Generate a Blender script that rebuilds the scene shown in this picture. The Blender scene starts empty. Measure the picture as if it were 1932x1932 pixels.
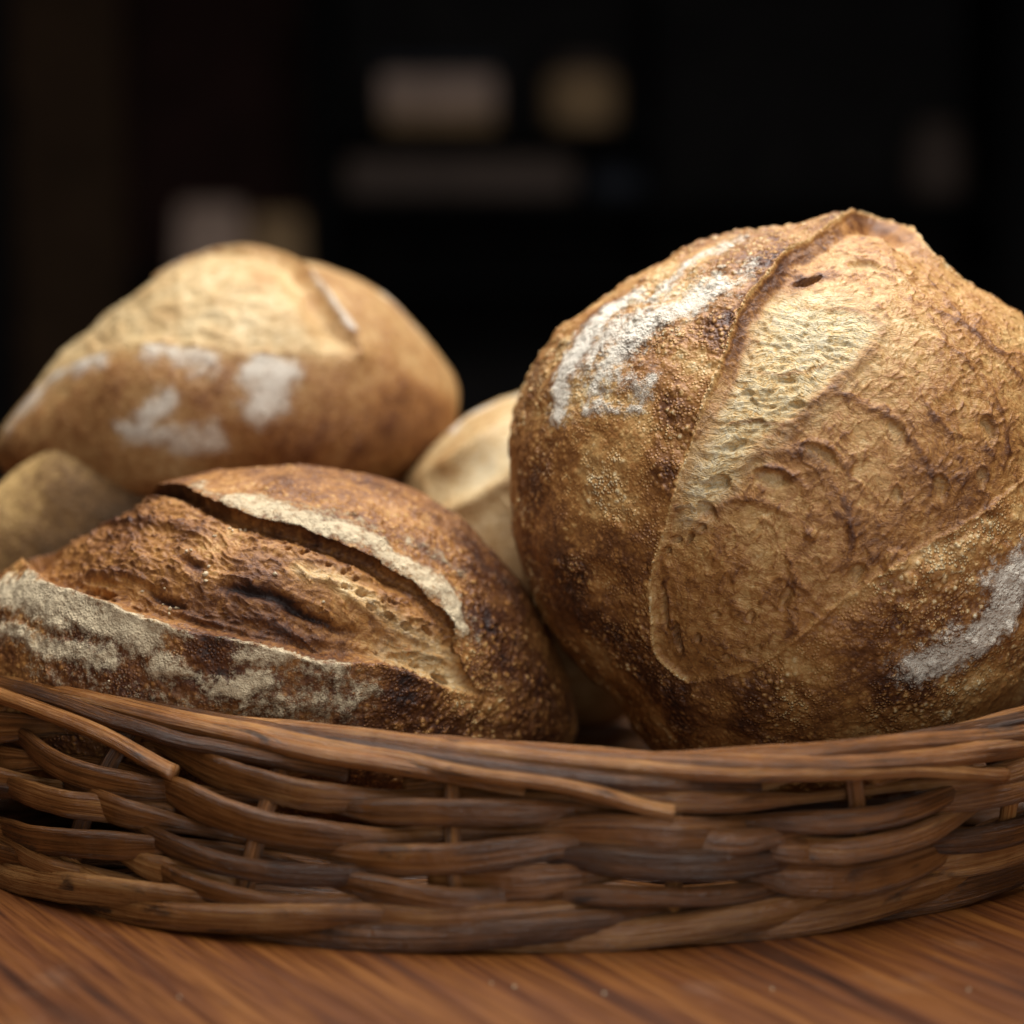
import bpy, bmesh, math, random
import numpy as np
from mathutils import Vector

sc = bpy.context.scene
COL = sc.collection

# ------------------------------------------------------------------ camera
CAM = np.array([0.0, -0.80, 0.246])
PITCH = math.radians(8.0)
LENS, SENSOR = 50.0, 24.0
K = SENSOR / LENS
cam_data = bpy.data.cameras.new('camera')
cam_data.lens = LENS
cam_data.sensor_width = SENSOR
cam_data.sensor_height = SENSOR
cam_data.clip_end = 50
cam_data.clip_start = 0.01
cam_data.dof.use_dof = True
cam_data.dof.focus_distance = 0.772
cam_data.dof.aperture_fstop = 2.3
cam_data.dof.aperture_blades = 9
cam = bpy.data.objects.new('camera', cam_data)
cam.location = CAM
cam.rotation_euler = (math.pi / 2 - PITCH, 0, 0)
COL.objects.link(cam)
sc.camera = cam

# ------------------------------------------------------------------ world and lamps
world = bpy.data.worlds.new('World')
sc.world = world
world.use_nodes = True
bg = world.node_tree.nodes['Background']
bg.inputs[0].default_value = (0.85, 0.9, 1.0, 1)
bg.inputs[1].default_value = 0.02


def area(name, loc, target, size, power, colour, size_y=None):
    d = bpy.data.lights.new(name, 'AREA')
    d.shape = 'RECTANGLE'
    d.size = size
    d.size_y = size_y or size
    d.energy = power
    d.color = colour
    o = bpy.data.objects.new(name, d)
    o.location = loc
    v = Vector(target) - Vector(loc)
    o.rotation_euler = v.to_track_quat('-Z', 'Y').to_euler()
    COL.objects.link(o)
    return o


area('window_light', (0.14, 0.10, 1.08), (0.0, 0.03, 0.08), 1.3, 28, (1.0, 0.99, 0.98), 1.0)
area('room_fill', (0.30, -1.35, 0.42), (0.0, 0.0, 0.10), 1.1, 6.5, (1.0, 0.985, 0.97))

sc.view_settings.view_transform = 'Standard'
sc.view_settings.look = 'None'
sc.view_settings.exposure = 0.0
sc.view_settings.gamma = 1.0
sc.cycles.use_denoising = True
sc.cycles.max_bounces = 6

# ------------------------------------------------------------------ photo measuring helpers
FW = np.array([0.0, math.cos(PITCH), -math.sin(PITCH)])
UP = np.array([0.0, math.sin(PITCH), math.cos(PITCH)])
RT = np.array([1.0, 0.0, 0.0])


def ray(u, v):
    return FW + RT * ((u - 966) / 1932 * K) - UP * ((v - 966) / 1932 * K)


def at(u, v, y):
    d = ray(u, v)
    return CAM + d * ((y - CAM[1]) / d[1])


# ------------------------------------------------------------------ numpy noise
_rng = np.random.default_rng(7)
_PERM = _rng.permutation(256).astype(np.int32)
_PERM = np.concatenate([_PERM, _PERM, _PERM])
_G = _rng.normal(size=(256, 3))
_G = (_G / np.linalg.norm(_G, axis=1)[:, None]).astype(np.float32)


def pnoise(p):
    p = np.asarray(p, np.float32)
    i = np.floor(p)
    f = p - i
    i = i.astype(np.int32) & 255
    w = f * f * f * (f * (f * 6 - 15) + 10)
    r = 0
    for dx in (0, 1):
        a = _PERM[(i[:, 0] + dx) & 255]
        wx = w[:, 0] if dx else 1 - w[:, 0]
        for dy in (0, 1):
            b = _PERM[a + ((i[:, 1] + dy) & 255)]
            wy = w[:, 1] if dy else 1 - w[:, 1]
            for dz in (0, 1):
                c = _PERM[b + ((i[:, 2] + dz) & 255)]
                g = _G[c]
                wz = w[:, 2] if dz else 1 - w[:, 2]
                r = r + wx * wy * wz * (g[:, 0] * (f[:, 0] - dx) + g[:, 1] * (f[:, 1] - dy) + g[:, 2] * (f[:, 2] - dz))
    return r * 1.6


def fbm(p, octs=4, gain=0.5):
    a, s, t = 1.0, 0, 0
    for k in range(octs):
        s = s + a * pnoise(p * (2.03 ** k) + 17.3 * k)
        t += a
        a *= gain
    return s / t * 1.3


def ridged(p, octs=3, gain=0.55):
    a, s, t = 1.0, 0, 0
    for k in range(octs):
        s = s + a * (1 - np.abs(pnoise(p * (2.1 ** k) + 9.1 * k)) * 1.6)
        t += a
        a *= gain
    return s / t


def worley(p, jitter=1.0):
    p = np.asarray(p, np.float32)
    ip = np.floor(p).astype(np.int32)
    f1 = np.full(len(p), 9.0, np.float32)
    rnd = np.zeros(len(p), np.float32)
    for dx in (-1, 0, 1):
        for dy in (-1, 0, 1):
            for dz in (-1, 0, 1):
                c = ip + np.array([dx, dy, dz], np.int32)
                h = _PERM[_PERM[_PERM[c[:, 0] & 255] + (c[:, 1] & 255)] + (c[:, 2] & 255)]
                fp = c + 0.5 + _G[h] * 0.5 * jitter
                d = ((p - fp) ** 2).sum(1)
                m = d < f1
                f1[m] = d[m]
                rnd[m] = h[m] / 255.0
    return np.sqrt(f1), rnd


def sstep(a, b, x):
    t = np.clip((x - a) / (b - a), 0, 1)
    return t * t * (3 - 2 * t)


def dist_poly(q, pts, reach=0.04):
    """distance to polyline, fraction along it (only within reach of it)"""
    n = len(q)
    pts = np.asarray(pts, float)
    lo, hi = pts.min(0) - reach, pts.max(0) + reach
    idx = np.nonzero((q[:, 0] > lo[0]) & (q[:, 0] < hi[0]) & (q[:, 1] > lo[1]) & (q[:, 1] < hi[1]))[0]
    x, y = q[idx, 0].astype(np.float32), q[idx, 1].astype(np.float32)
    best = np.full(len(idx), 1.0, np.float32)
    frac = np.zeros(len(idx), np.float32)
    nx, ny = np.zeros(len(idx), np.float32), np.zeros(len(idx), np.float32)
    seg = np.linalg.norm(np.diff(pts, axis=0), axis=1)
    cum = np.concatenate([[0], np.cumsum(seg)])
    for k in range(len(pts) - 1):
        ax, ay = pts[k]
        bx, by = pts[k + 1] - pts[k]
        L2 = bx * bx + by * by + 1e-12
        px, py = x - np.float32(ax), y - np.float32(ay)
        t = np.clip((px * np.float32(bx / L2) + py * np.float32(by / L2)), 0, 1)
        px -= t * np.float32(bx)
        py -= t * np.float32(by)
        d = px * px + py * py
        m = d < best
        best = np.where(m, d, best)
        sl = math.sqrt(L2)
        nx = np.where(m, np.float32(by / sl), nx)
        ny = np.where(m, np.float32(-bx / sl), ny)
        frac = np.where(m, np.float32(cum[k] / cum[-1]) + t * np.float32(seg[k] / cum[-1]), frac)
    B = np.full(n, 1.0)
    F = np.zeros(n)
    B[idx] = np.sqrt(best)
    F[idx] = frac
    NN = np.zeros((n, 2))
    NN[idx, 0], NN[idx, 1] = nx, ny
    return B, F, NN


def inside(q, pts):
    r = np.zeros(len(q), bool)
    n = len(pts)
    j = n - 1
    for i in range(n):
        yi, yj = pts[i, 1], pts[j, 1]
        c = ((yi > q[:, 1]) != (yj > q[:, 1]))
        x = (pts[j, 0] - pts[i, 0]) * (q[:, 1] - yi) / (yj - yi + 1e-12) + pts[i, 0]
        r ^= c & (q[:, 0] < x)
        j = i
    return r


def sd_region(q, pts):
    d = dist_poly(q, np.vstack([pts, pts[:1]]))[0]
    return np.where(inside(q, pts), d, -d)


def smooth_line(pts, n=8):
    """Catmull-Rom resample so traced edges have no corners"""
    pts = np.asarray(pts, float)
    P = np.vstack([2 * pts[0] - pts[1], pts, 2 * pts[-1] - pts[-2]])
    out = []
    for i in range(1, len(P) - 2):
        for k in range(n):
            t = k / n
            a, b, c, d = P[i - 1], P[i], P[i + 1], P[i + 2]
            out.append(0.5 * ((2 * b) + (c - a) * t + (2 * a - 5 * b + 4 * c - d) * t * t + (3 * b - a - 3 * c + d) * t ** 3))
    out.append(P[-2])
    return np.array(out)


# ------------------------------------------------------------------ object helpers
def tag(o, label=None, cat=None, group=None, kind=None):
    if label: o['label'] = label
    if cat: o['category'] = cat
    if group: o['group'] = group
    if kind: o['kind'] = kind
    return o


def empty(name, loc):
    o = bpy.data.objects.new(name, None)
    o.location = [float(x) for x in loc]
    o.empty_display_size = 0.02
    COL.objects.link(o)
    return o


def mesh_np(name, verts, quads, mat, parent=None, attrs=None, normals=None, uv=None, smooth=True):
    me = bpy.data.meshes.new(name)
    nv, nf = len(verts), len(quads)
    k = quads.shape[1]
    me.vertices.add(nv)
    me.vertices.foreach_set('co', np.ascontiguousarray(verts, np.float32).ravel())
    me.loops.add(nf * k)
    me.loops.foreach_set('vertex_index', np.ascontiguousarray(quads, np.int32).ravel())
    me.polygons.add(nf)
    me.polygons.foreach_set('loop_start', np.arange(0, nf * k, k, dtype=np.int32))
    me.update(calc_edges=True)
    me.polygons.foreach_set('use_smooth', np.full(nf, smooth, bool))
    for an, av in (attrs or {}).items():
        a = me.attributes.new(an, 'FLOAT', 'POINT')
        a.data.foreach_set('value', np.ascontiguousarray(av, np.float32))
    if uv is not None:
        l = me.uv_layers.new(name='UVMap')
        l.data.foreach_set('uv', np.ascontiguousarray(uv[quads.ravel()], np.float32).ravel())
    if normals is not None:
        me.normals_split_custom_set_from_vertices(normals.tolist())
    me.materials.append(mat)
    o = bpy.data.objects.new(name, me)
    o.parent = parent
    COL.objects.link(o)
    return o


def bm_obj(name, bm, mat, parent=None, smooth=False):
    me = bpy.data.meshes.new(name)
    bm.to_mesh(me)
    bm.free()
    if smooth:
        me.polygons.foreach_set('use_smooth', np.full(len(me.polygons), True))
    me.materials.append(mat)
    o = bpy.data.objects.new(name, me)
    o.parent = parent
    COL.objects.link(o)
    return o


def bm_box(bm, lo, hi, bevel=0.0, segs=2):
    r = bmesh.ops.create_cube(bm, size=1)
    vs = r['verts']
    for v in vs:
        v.co = Vector([lo[i] + (v.co[i] + 0.5) * (hi[i] - lo[i]) for i in range(3)])
    if bevel:
        es = list({e for v in vs for e in v.link_edges})
        bmesh.ops.bevel(bm, geom=es, offset=bevel, segments=segs, affect='EDGES', profile=0.5)


# ------------------------------------------------------------------ node helpers
class NT:
    def __init__(self, name):
        self.m = bpy.data.materials.new(name)
        self.m.use_nodes = True
        self.t = self.m.node_tree
        self.n = self.t.nodes
        self.b = self.n['Principled BSDF']

    def new(self, typ, ins=None, **kw):
        nd = self.n.new(typ)
        for k, v in kw.items():
            setattr(nd, k, v)
        for k, v in (ins or {}).items():
            self.put(nd.inputs[k], v)
        return nd

    def put(self, sock, v):
        if hasattr(v, 'is_linked') or isinstance(v, bpy.types.NodeSocket):
            self.t.links.new(v, sock)
        else:
            sock.default_value = v

    def math(self, op, a, b=0.0, c=None, clamp=False):
        nd = self.n.new('ShaderNodeMath')
        nd.operation = op
        nd.use_clamp = clamp
        self.put(nd.inputs[0], a)
        self.put(nd.inputs[1], b)
        if c is not None:
            self.put(nd.inputs[2], c)
        return nd.outputs[0]

    def noise(self, vec, scale, detail=3.0, rough=0.5, dist=0.0):
        nd = self.n.new('ShaderNodeTexNoise')
        self.put(nd.inputs['Vector'], vec)
        nd.inputs['Scale'].default_value = scale
        nd.inputs['Detail'].default_value = detail
        nd.inputs['Roughness'].default_value = rough
        nd.inputs['Distortion'].default_value = dist
        return nd.outputs['Fac']

    def vor(self, vec, scale, feature='F1', out='Distance'):
        nd = self.n.new('ShaderNodeTexVoronoi')
        nd.feature = feature
        self.put(nd.inputs['Vector'], vec)
        nd.inputs['Scale'].default_value = scale
        return nd.outputs[out]

    def ss(self, x, a, b, lo=0.0, hi=1.0):
        nd = self.n.new('ShaderNodeMapRange')
        nd.interpolation_type = 'SMOOTHSTEP'
        self.put(nd.inputs['Value'], x)
        nd.inputs['From Min'].default_value = a
        nd.inputs['From Max'].default_value = b
        nd.inputs['To Min'].default_value = lo
        nd.inputs['To Max'].default_value = hi
        return nd.outputs[0]

    def ramp(self, fac, stops):
        nd = self.n.new('ShaderNodeValToRGB')
        cr = nd.color_ramp
        while len(cr.elements) < len(stops):
            cr.elements.new(0.5)
        for e, (p, c) in zip(cr.elements, stops):
            e.position = p
            e.color = (*c, 1)
        self.put(nd.inputs[0], fac)
        return nd.outputs[0]

    def mix(self, fac, a, b, mode='MIX'):
        nd = self.n.new('ShaderNodeMix')
        nd.data_type = 'RGBA'
        nd.blend_type = mode
        self.put(nd.inputs[0], fac)
        self.put(nd.inputs[6], a if not isinstance(a, tuple) else (*a, 1))
        self.put(nd.inputs[7], b if not isinstance(b, tuple) else (*b, 1))
        return nd.outputs[2]

    def attr(self, name):
        nd = self.n.new('ShaderNodeAttribute')
        nd.attribute_name = name
        return nd.outputs['Fac']

    def bump(self, height, dist, strength=1.0, normal=None):
        nd = self.n.new('ShaderNodeBump')
        nd.inputs['Strength'].default_value = strength
        nd.inputs['Distance'].default_value = dist
        self.put(nd.inputs['Height'], height)
        if normal is not None:
            self.put(nd.inputs['Normal'], normal)
        return nd.outputs[0]


CRUST_STOPS = [(0.0, (0.80, 0.62, 0.35)), (0.2, (0.60, 0.355, 0.13)), (0.42, (0.39, 0.175, 0.048)),
               (0.62, (0.19, 0.075, 0.023)), (0.8, (0.085, 0.029, 0.011)), (1.0, (0.026, 0.013, 0.010))]


def bread_material(name, flour_col=(0.84, 0.77, 0.64), grain=1.0, gloss=0.42, stops=CRUST_STOPS, soft=False):
    t = NT(name)
    co = t.new('ShaderNodeTexCoord').outputs['Object']
    bake, flour, crumb, blis = (t.attr(a) for a in ('bake', 'flour', 'crumb', 'blister'))
    n0 = t.noise(co, 55, 4, 0.6)
    n1 = t.noise(co, 190 * grain, 5, 0.62, 0.4)
    n2 = t.noise(co, 900 * grain, 3, 0.6)
    v1 = t.vor(co, 390 * grain)
    v2 = t.vor(co, 760 * grain)
    dome1 = t.ss(v1, 0.10, 0.62, 1, 0)
    dome2 = t.ss(v2, 0.10, 0.60, 1, 0)
    cell = t.ss(t.noise(co, 120 * grain, 2), 0.35, 0.62)
    dome = t.math('ADD', t.math('MULTIPLY', dome1, cell), t.math('MULTIPLY', dome2, t.math('SUBTRACT', 1.15, cell)))
    b = t.math('MULTIPLY_ADD', t.math('SUBTRACT', n0, 0.5), 0.34, bake)
    smooth_skin = t.ss(blis, 0.16, 0.34, 1, 0)
    b = t.math('MULTIPLY_ADD', t.math('SUBTRACT', n1, 0.5), t.math('MULTIPLY_ADD', smooth_skin, -0.22, 0.62), b)
    b = t.math('MULTIPLY_ADD', t.math('SUBTRACT', n2, 0.5), 0.30, b)
    db = t.math('MULTIPLY', t.math('SUBTRACT', dome, 0.42), blis)
    b = t.math('MULTIPLY_ADD', db, -0.36, b)
    crand = t.new('ShaderNodeSeparateColor', {'Color': t.vor(co, 390 * grain, 'F1', 'Color')}).outputs[0]
    crd = t.math('MULTIPLY', t.math('MULTIPLY', t.math('SUBTRACT', crand, 0.45), dome1), blis)
    b = t.math('MULTIPLY_ADD', crd, -0.44, b)
    spots = t.math('MULTIPLY', t.ss(t.noise(co, 620 * grain, 2, 0.5), 0.60, 0.72), t.math('SUBTRACT', 1.0, crumb))
    b = t.math('MULTIPLY_ADD', spots, -0.12, b)
    vnet = t.noise(co, 130 * grain, 4, 0.6, 1.0)
    vnet = t.math('SUBTRACT', 1.0, t.math('MULTIPLY', t.math('ABSOLUTE', t.math('SUBTRACT', vnet, 0.5)), 14.0), clamp=True)
    vnet = t.math('MULTIPLY', vnet, t.ss(blis, 0.16, 0.34, 1, 0))
    b = t.math('MULTIPLY_ADD', vnet, 0.12, b)
    al, ac = t.attr('along'), t.attr('across')
    fv = t.new('ShaderNodeCombineXYZ', {'X': t.math('MULTIPLY', al, 150.0), 'Y': t.math('MULTIPLY', ac, 620.0), 'Z': t.math('MULTIPLY', n0, 3.0)})
    fr = t.noise(fv.outputs[0], 1.0, 3, 0.6, 0.7)
    fr = t.math('SUBTRACT', 1.0, t.math('MULTIPLY', t.math('ABSOLUTE', t.math('SUBTRACT', fr, 0.5)), 5.0), clamp=True)
    frm = t.math('MULTIPLY', fr, smooth_skin)
    b = t.math('MULTIPLY_ADD', frm, 0.10, b)
    col = t.ramp(b, stops)
    # crumb
    fib = t.noise(co, 420 * grain, 4, 0.65, 1.2)
    ccol = t.ramp(t.math('MULTIPLY_ADD', t.math('SUBTRACT', fr, 0.5), 0.16, t.math('MULTIPLY_ADD', t.math('SUBTRACT', bake, 0.2), -0.6, fib)),
                  [(0.2, (0.44, 0.20, 0.06)), (0.38, (0.72, 0.45, 0.17)), (0.52, (0.83, 0.635, 0.34)), (0.74, (0.86, 0.75, 0.53))])
    col = t.mix(crumb, col, ccol)
    # flour dust: patches break up into grains
    f3 = t.noise(co, 330 * grain, 6, 0.72)
    f4 = t.noise(co, 1500 * grain, 2, 0.6)
    fm = t.math('MULTIPLY_ADD', t.math('SUBTRACT', f3, 0.5), 1.2 if soft else 2.3, flour)
    fm = t.math('MULTIPLY_ADD', t.math('SUBTRACT', f4, 0.5), 0.7, fm)
    fm = t.math('MULTIPLY_ADD', db, 0.22, fm)
    fm = t.math('MULTIPLY', t.ss(fm, 0.20 if soft else 0.28, 1.1 if soft else 0.98), t.ss(flour, 0.02, 0.18))
    col = t.mix(t.math('MULTIPLY', fm, 0.90), col, flour_col)
    t.put(t.b.inputs['Base Color'], col)
    rough = t.math('MULTIPLY_ADD', n1, 0.25, 0.33)
    rough = t.math('MAXIMUM', rough, t.math('MULTIPLY', fm, 0.95))
    rough = t.math('MAXIMUM', rough, t.math('MULTIPLY', crumb, 0.72))
    t.put(t.b.inputs['Roughness'], rough)
    t.b.inputs['Specular IOR Level'].default_value = gloss
    h = t.math('MULTIPLY', dome, blis)
    h = t.math('MULTIPLY_ADD', n2, t.math('MULTIPLY_ADD', smooth_skin, -0.14, 0.30), h)
    h = t.math('MULTIPLY_ADD', n1, t.math('MULTIPLY_ADD', smooth_skin, -0.25, 0.55), h)
    h = t.math('MULTIPLY_ADD', t.math('MULTIPLY', fm, f4), 0.9, h)
    h = t.math('MULTIPLY_ADD', t.math('MULTIPLY', crumb, fib), 1.6, h)
    h = t.math('MULTIPLY_ADD', frm, 0.15, h)
    h = t.math('MULTIPLY_ADD', vnet, 0.16, h)
    h = t.math('MULTIPLY_ADD', t.math('MULTIPLY', frm, crumb), 0.7, h)
    t.put(t.b.inputs['Normal'], t.bump(h, 0.0010 / grain, 0.85))
    return t.m


# ------------------------------------------------------------------ loaf builder
class Loaf:
    """closed loaf surface: a cap facing f with a traced outline, its own surface coordinates q (metres)"""

    def __init__(self, cpx, y, outline, front, back, N, facing=None, rough=1.0, shear=(0, 0)):
        self.c = at(*cpx, y)
        f = CAM - self.c
        self.dist = np.linalg.norm(f)
        f = f / self.dist
        r = np.cross([0, 0, 1.0], f)
        r /= np.linalg.norm(r)
        u = np.cross(f, r)
        self.f, self.r, self.u = f, r, u
        self.F, self.B = front, back
        pts = np.array([self.plane(*p) for p in outline])
        ang = np.arctan2(pts[:, 1], pts[:, 0])
        rad = np.hypot(pts[:, 0], pts[:, 1]) * 0.992
        o = np.argsort(ang)
        ang, rad = ang[o], rad[o]
        self.ga = np.linspace(-np.pi, np.pi, 721)
        g = np.interp(self.ga, np.concatenate([ang - 2 * np.pi, ang, ang + 2 * np.pi]), np.tile(rad, 3))
        k = np.exp(-0.5 * (np.arange(-14, 15) / 5.0) ** 2)
        k /= k.sum()
        gp = np.concatenate([g[-15:-1], g, g[1:15]])
        self.gr = np.convolve(gp, k, 'valid')
        self.shear = shear
        A = np.column_stack([np.ones_like(self.ga)] + [g_(k_ * self.ga) for k_ in (1, 2, 3) for g_ in (np.cos, np.sin)])
        self.gs = A @ np.linalg.lstsq(A, self.gr, rcond=None)[0]
        # square grid -> disc -> sphere
        s = np.linspace(-1, 1, N)
        X, Y = np.meshgrid(s, s, indexing='xy')
        dx = X * np.sqrt(1 - Y * Y / 2)
        dy = Y * np.sqrt(1 - X * X / 2)
        rr = np.clip(np.hypot(dx, dy), 0, 1)
        th = np.where(rr < 0.86, rr / 0.86 * math.radians(104), math.radians(104) + (rr - 0.86) / 0.14 * math.radians(76))
        ph = np.arctan2(dy, dx)
        self.N = N
        th, ph = th.ravel(), ph.ravel()
        self.th, self.ph = th, ph
        a = np.interp(ph, self.ga, self.gs)
        self.P = self.surf(th, ph)
        self.q = np.stack([a * th * np.cos(ph), a * th * np.sin(ph)], 1)
        idx = np.arange(N * N).reshape(N, N)
        self.quads = np.stack([idx[:-1, :-1], idx[:-1, 1:], idx[1:, 1:], idx[1:, :-1]], -1).reshape(-1, 4)
        self.n = self.normals(self.P)
        self.h = np.zeros(len(th))
        self.tan = np.zeros((len(th), 2))     # shift along the surface (x, y of the facing plane)

    def a(self, ph, th):
        w = sstep(0.55, 1.0, np.sin(np.clip(th, 0, np.pi)))
        return np.interp(ph, self.ga, self.gr) * w + np.interp(ph, self.ga, self.gs) * (1 - w)

    def plane(self, u, v):
        d = ray(u, v)
        t = ((self.c - CAM) @ self.f) / (d @ self.f)
        p = CAM + d * t - self.c
        return np.array([p @ self.r, p @ self.u])

    def surf(self, th, ph):
        a = self.a(ph, th)
        s, c = np.sin(th), np.cos(th)
        x, y = a * s * np.cos(ph), a * s * np.sin(ph)
        z = np.where(c > 0, self.F, self.B) * c
        x = x + self.shear[0] * z
        y = y + self.shear[1] * z
        return x[:, None] * self.r + y[:, None] * self.u + z[:, None] * self.f

    def pq(self, pts):
        """photo pixels -> surface coordinates, by casting onto the loaf"""
        out = []
        for u, v in pts:
            x0, y0 = self.plane(u, v)
            th, x, y = 0.8, x0, y0
            for _ in range(12):
                z = (self.F if math.cos(th) > 0 else self.B) * math.cos(th)
                s = 1 - z / self.dist
                x, y = x0 * s - self.shear[0] * z, y0 * s - self.shear[1] * z
                ph = math.atan2(y, x)
                k = math.hypot(x, y) / float(self.a(np.array([ph]), np.array([min(th, 1.6)]))[0])
                th = math.asin(k) if k < 0.995 else math.pi / 2 + (k - 1) * 1.3
            a = float(np.interp(ph, self.ga, self.gs))
            out.append((a * th * math.cos(ph), a * th * math.sin(ph)))
        return np.array(out)

    def line(self, pts, n=4):
        return smooth_line(self.pq(pts), n)

    def normals(self, P):
        G = P.reshape(self.N, self.N, 3)
        du = np.gradient(G, axis=1)
        dv = np.gradient(G, axis=0)
        n = np.cross(du, dv).reshape(-1, 3)
        l = np.linalg.norm(n, axis=1)
        bad = l < 1e-12
        n[bad] = -self.f
        l[bad] = 1
        n /= l[:, None]
        return n

    def blob(self, px, rad, q=None):
        """soft round patch, px centre, radius in photo pixels"""
        c = self.pq([px])[0]
        q = self.q if q is None else q
        r = rad / 1932 * K * self.dist
        return np.exp(-((q - c) ** 2).sum(1) / (r * r))

    def pit(self, px, rx, ry, rot, depth, rim=0.0, steep=0.62, lean=None):
        c = self.pq([px])[0]
        m = K * self.dist / 1932
        cav_all, rim_all = np.zeros(len(self.q)), np.zeros(len(self.q))
        far_ = max(rx, ry) * m * 2.2
        ii = np.nonzero((np.abs(self.q - c) < far_).all(1))[0]
        qq = self.q[ii]
        d = qq - c
        w = 0.20 * pnoise(np.column_stack([qq * 260, np.full(len(qq), px[0] * 0.1)])) + 0.10 * pnoise(np.column_stack([qq * 700, np.full(len(qq), px[1] * 0.1)]))
        ca, sa = math.cos(rot), math.sin(rot)
        x = (d[:, 0] * ca + d[:, 1] * sa) / (rx * m)
        y = (-d[:, 0] * sa + d[:, 1] * ca) / (ry * m)
        r = np.hypot(x, y) + w * (np.hypot(x, y) > .3)
        cav = 1 - sstep(steep, 1.0, r)
        rr_ = np.exp(-((r - 1.06) / 0.13) ** 2)
        if lean is not None:
            dn = (d[:, 0] * math.cos(lean) + d[:, 1] * math.sin(lean)) / (max(rx, ry) * m)
            side = sstep(-0.75, 0.55, dn)
            cav = cav * side
            rr_ = rr_ * sstep(-0.2, 0.5, dn)
        self.h[ii] += -depth * cav + rim * rr_
        cav_all[ii], rim_all[ii] = cav, rr_
        return cav_all, rim_all

    def build(self, name, loc_z, attrs, parts, mat, label, cat, group=None):
        P = self.P + self.n * self.h[:, None] + self.tan[:, :1] * self.r + self.tan[:, 1:] * self.u
        n = self.normals(P)
        base = np.array([self.c[0], self.c[1], loc_z])
        root = empty(name, base)
        tag(root, label, cat, group)
        V = P + self.c - base
        done = np.zeros(len(self.quads), bool)
        for pname, mask in parts:
            fm = (mask[self.quads].mean(1) > 0.5) & ~done if mask is not None else ~done
            done |= fm
            qd = self.quads[fm]
            if not len(qd):
                continue
            used, inv = np.unique(qd, return_inverse=True)
            mesh_np(pname, V[used], inv.reshape(-1, 4), mat, root,
                    {k: a[used] for k, a in attrs.items()}, n[used])
        self.root, self.base, self.V, self.nn = root, base, V, n
        return root


# ------------------------------------------------------------------ table
def wood_material():
    t = NT('varnished_wood')
    co = t.new('ShaderNodeTexCoord').outputs['Object']
    mp = t.new('ShaderNodeMapping', {'Vector': co})
    mp.inputs['Rotation'].default_value = (0, 0, math.radians(57))
    s1 = t.new('ShaderNodeMapping', {'Vector': mp.outputs[0]})
    s1.inputs['Scale'].default_value = (2.6, 26, 1)
    s2 = t.new('ShaderNodeMapping', {'Vector': mp.outputs[0]})
    s2.inputs['Scale'].default_value = (12, 300, 1)
    s3 = t.new('ShaderNodeMapping', {'Vector': mp.outputs[0]})
    s3.inputs['Scale'].default_value = (7, 120, 1)
    a = t.noise(s1.outputs[0], 1.0, 4, 0.6, 0.6)
    b = t.noise(s2.outputs[0], 1.0, 4, 0.65, 0.2)
    c = t.noise(s3.outputs[0], 1.0, 3, 0.6, 0.5)
    col = t.ramp(t.math('ADD', t.math('MULTIPLY', a, 0.42), t.math('MULTIPLY', c, 0.58)),
                 [(0.35, (0.036, 0.011, 0.004)), (0.46, (0.115, 0.034, 0.007)), (0.56, (0.175, 0.059, 0.010)), (0.70, (0.25, 0.098, 0.022))])
    fine = t.ramp(b, [(0.36, (0.30, 0.20, 0.16)), (0.55, (1, 1, 1))])
    col = t.mix(0.75, col, fine, 'MULTIPLY')
    dust = t.ss(t.noise(co, 18, 5, 0.7), 0.56, 0.72)
    col = t.mix(t.math('MULTIPLY', dust, 0.06), col, (0.55, 0.42, 0.30))
    t.put(t.b.inputs['Base Color'], col)
    t.put(t.b.inputs['Roughness'], t.math('MULTIPLY_ADD', b, 0.25, 0.26))
    t.b.inputs['Specular IOR Level'].default_value = 0.45
    t.put(t.b.inputs['Normal'], t.bump(t.math('ADD', b, c), 0.0006, 0.6))
    return t.m


bm = bmesh.new()
bm_box(bm, (-0.75, -0.42, -0.04), (0.75, 0.42, 0.0), 0.004, 3)
table = bm_obj('wooden_tabletop', bm, wood_material())
tag(table, 'orange brown varnished wooden tabletop with dark streaked grain under the basket', 'table')

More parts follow.
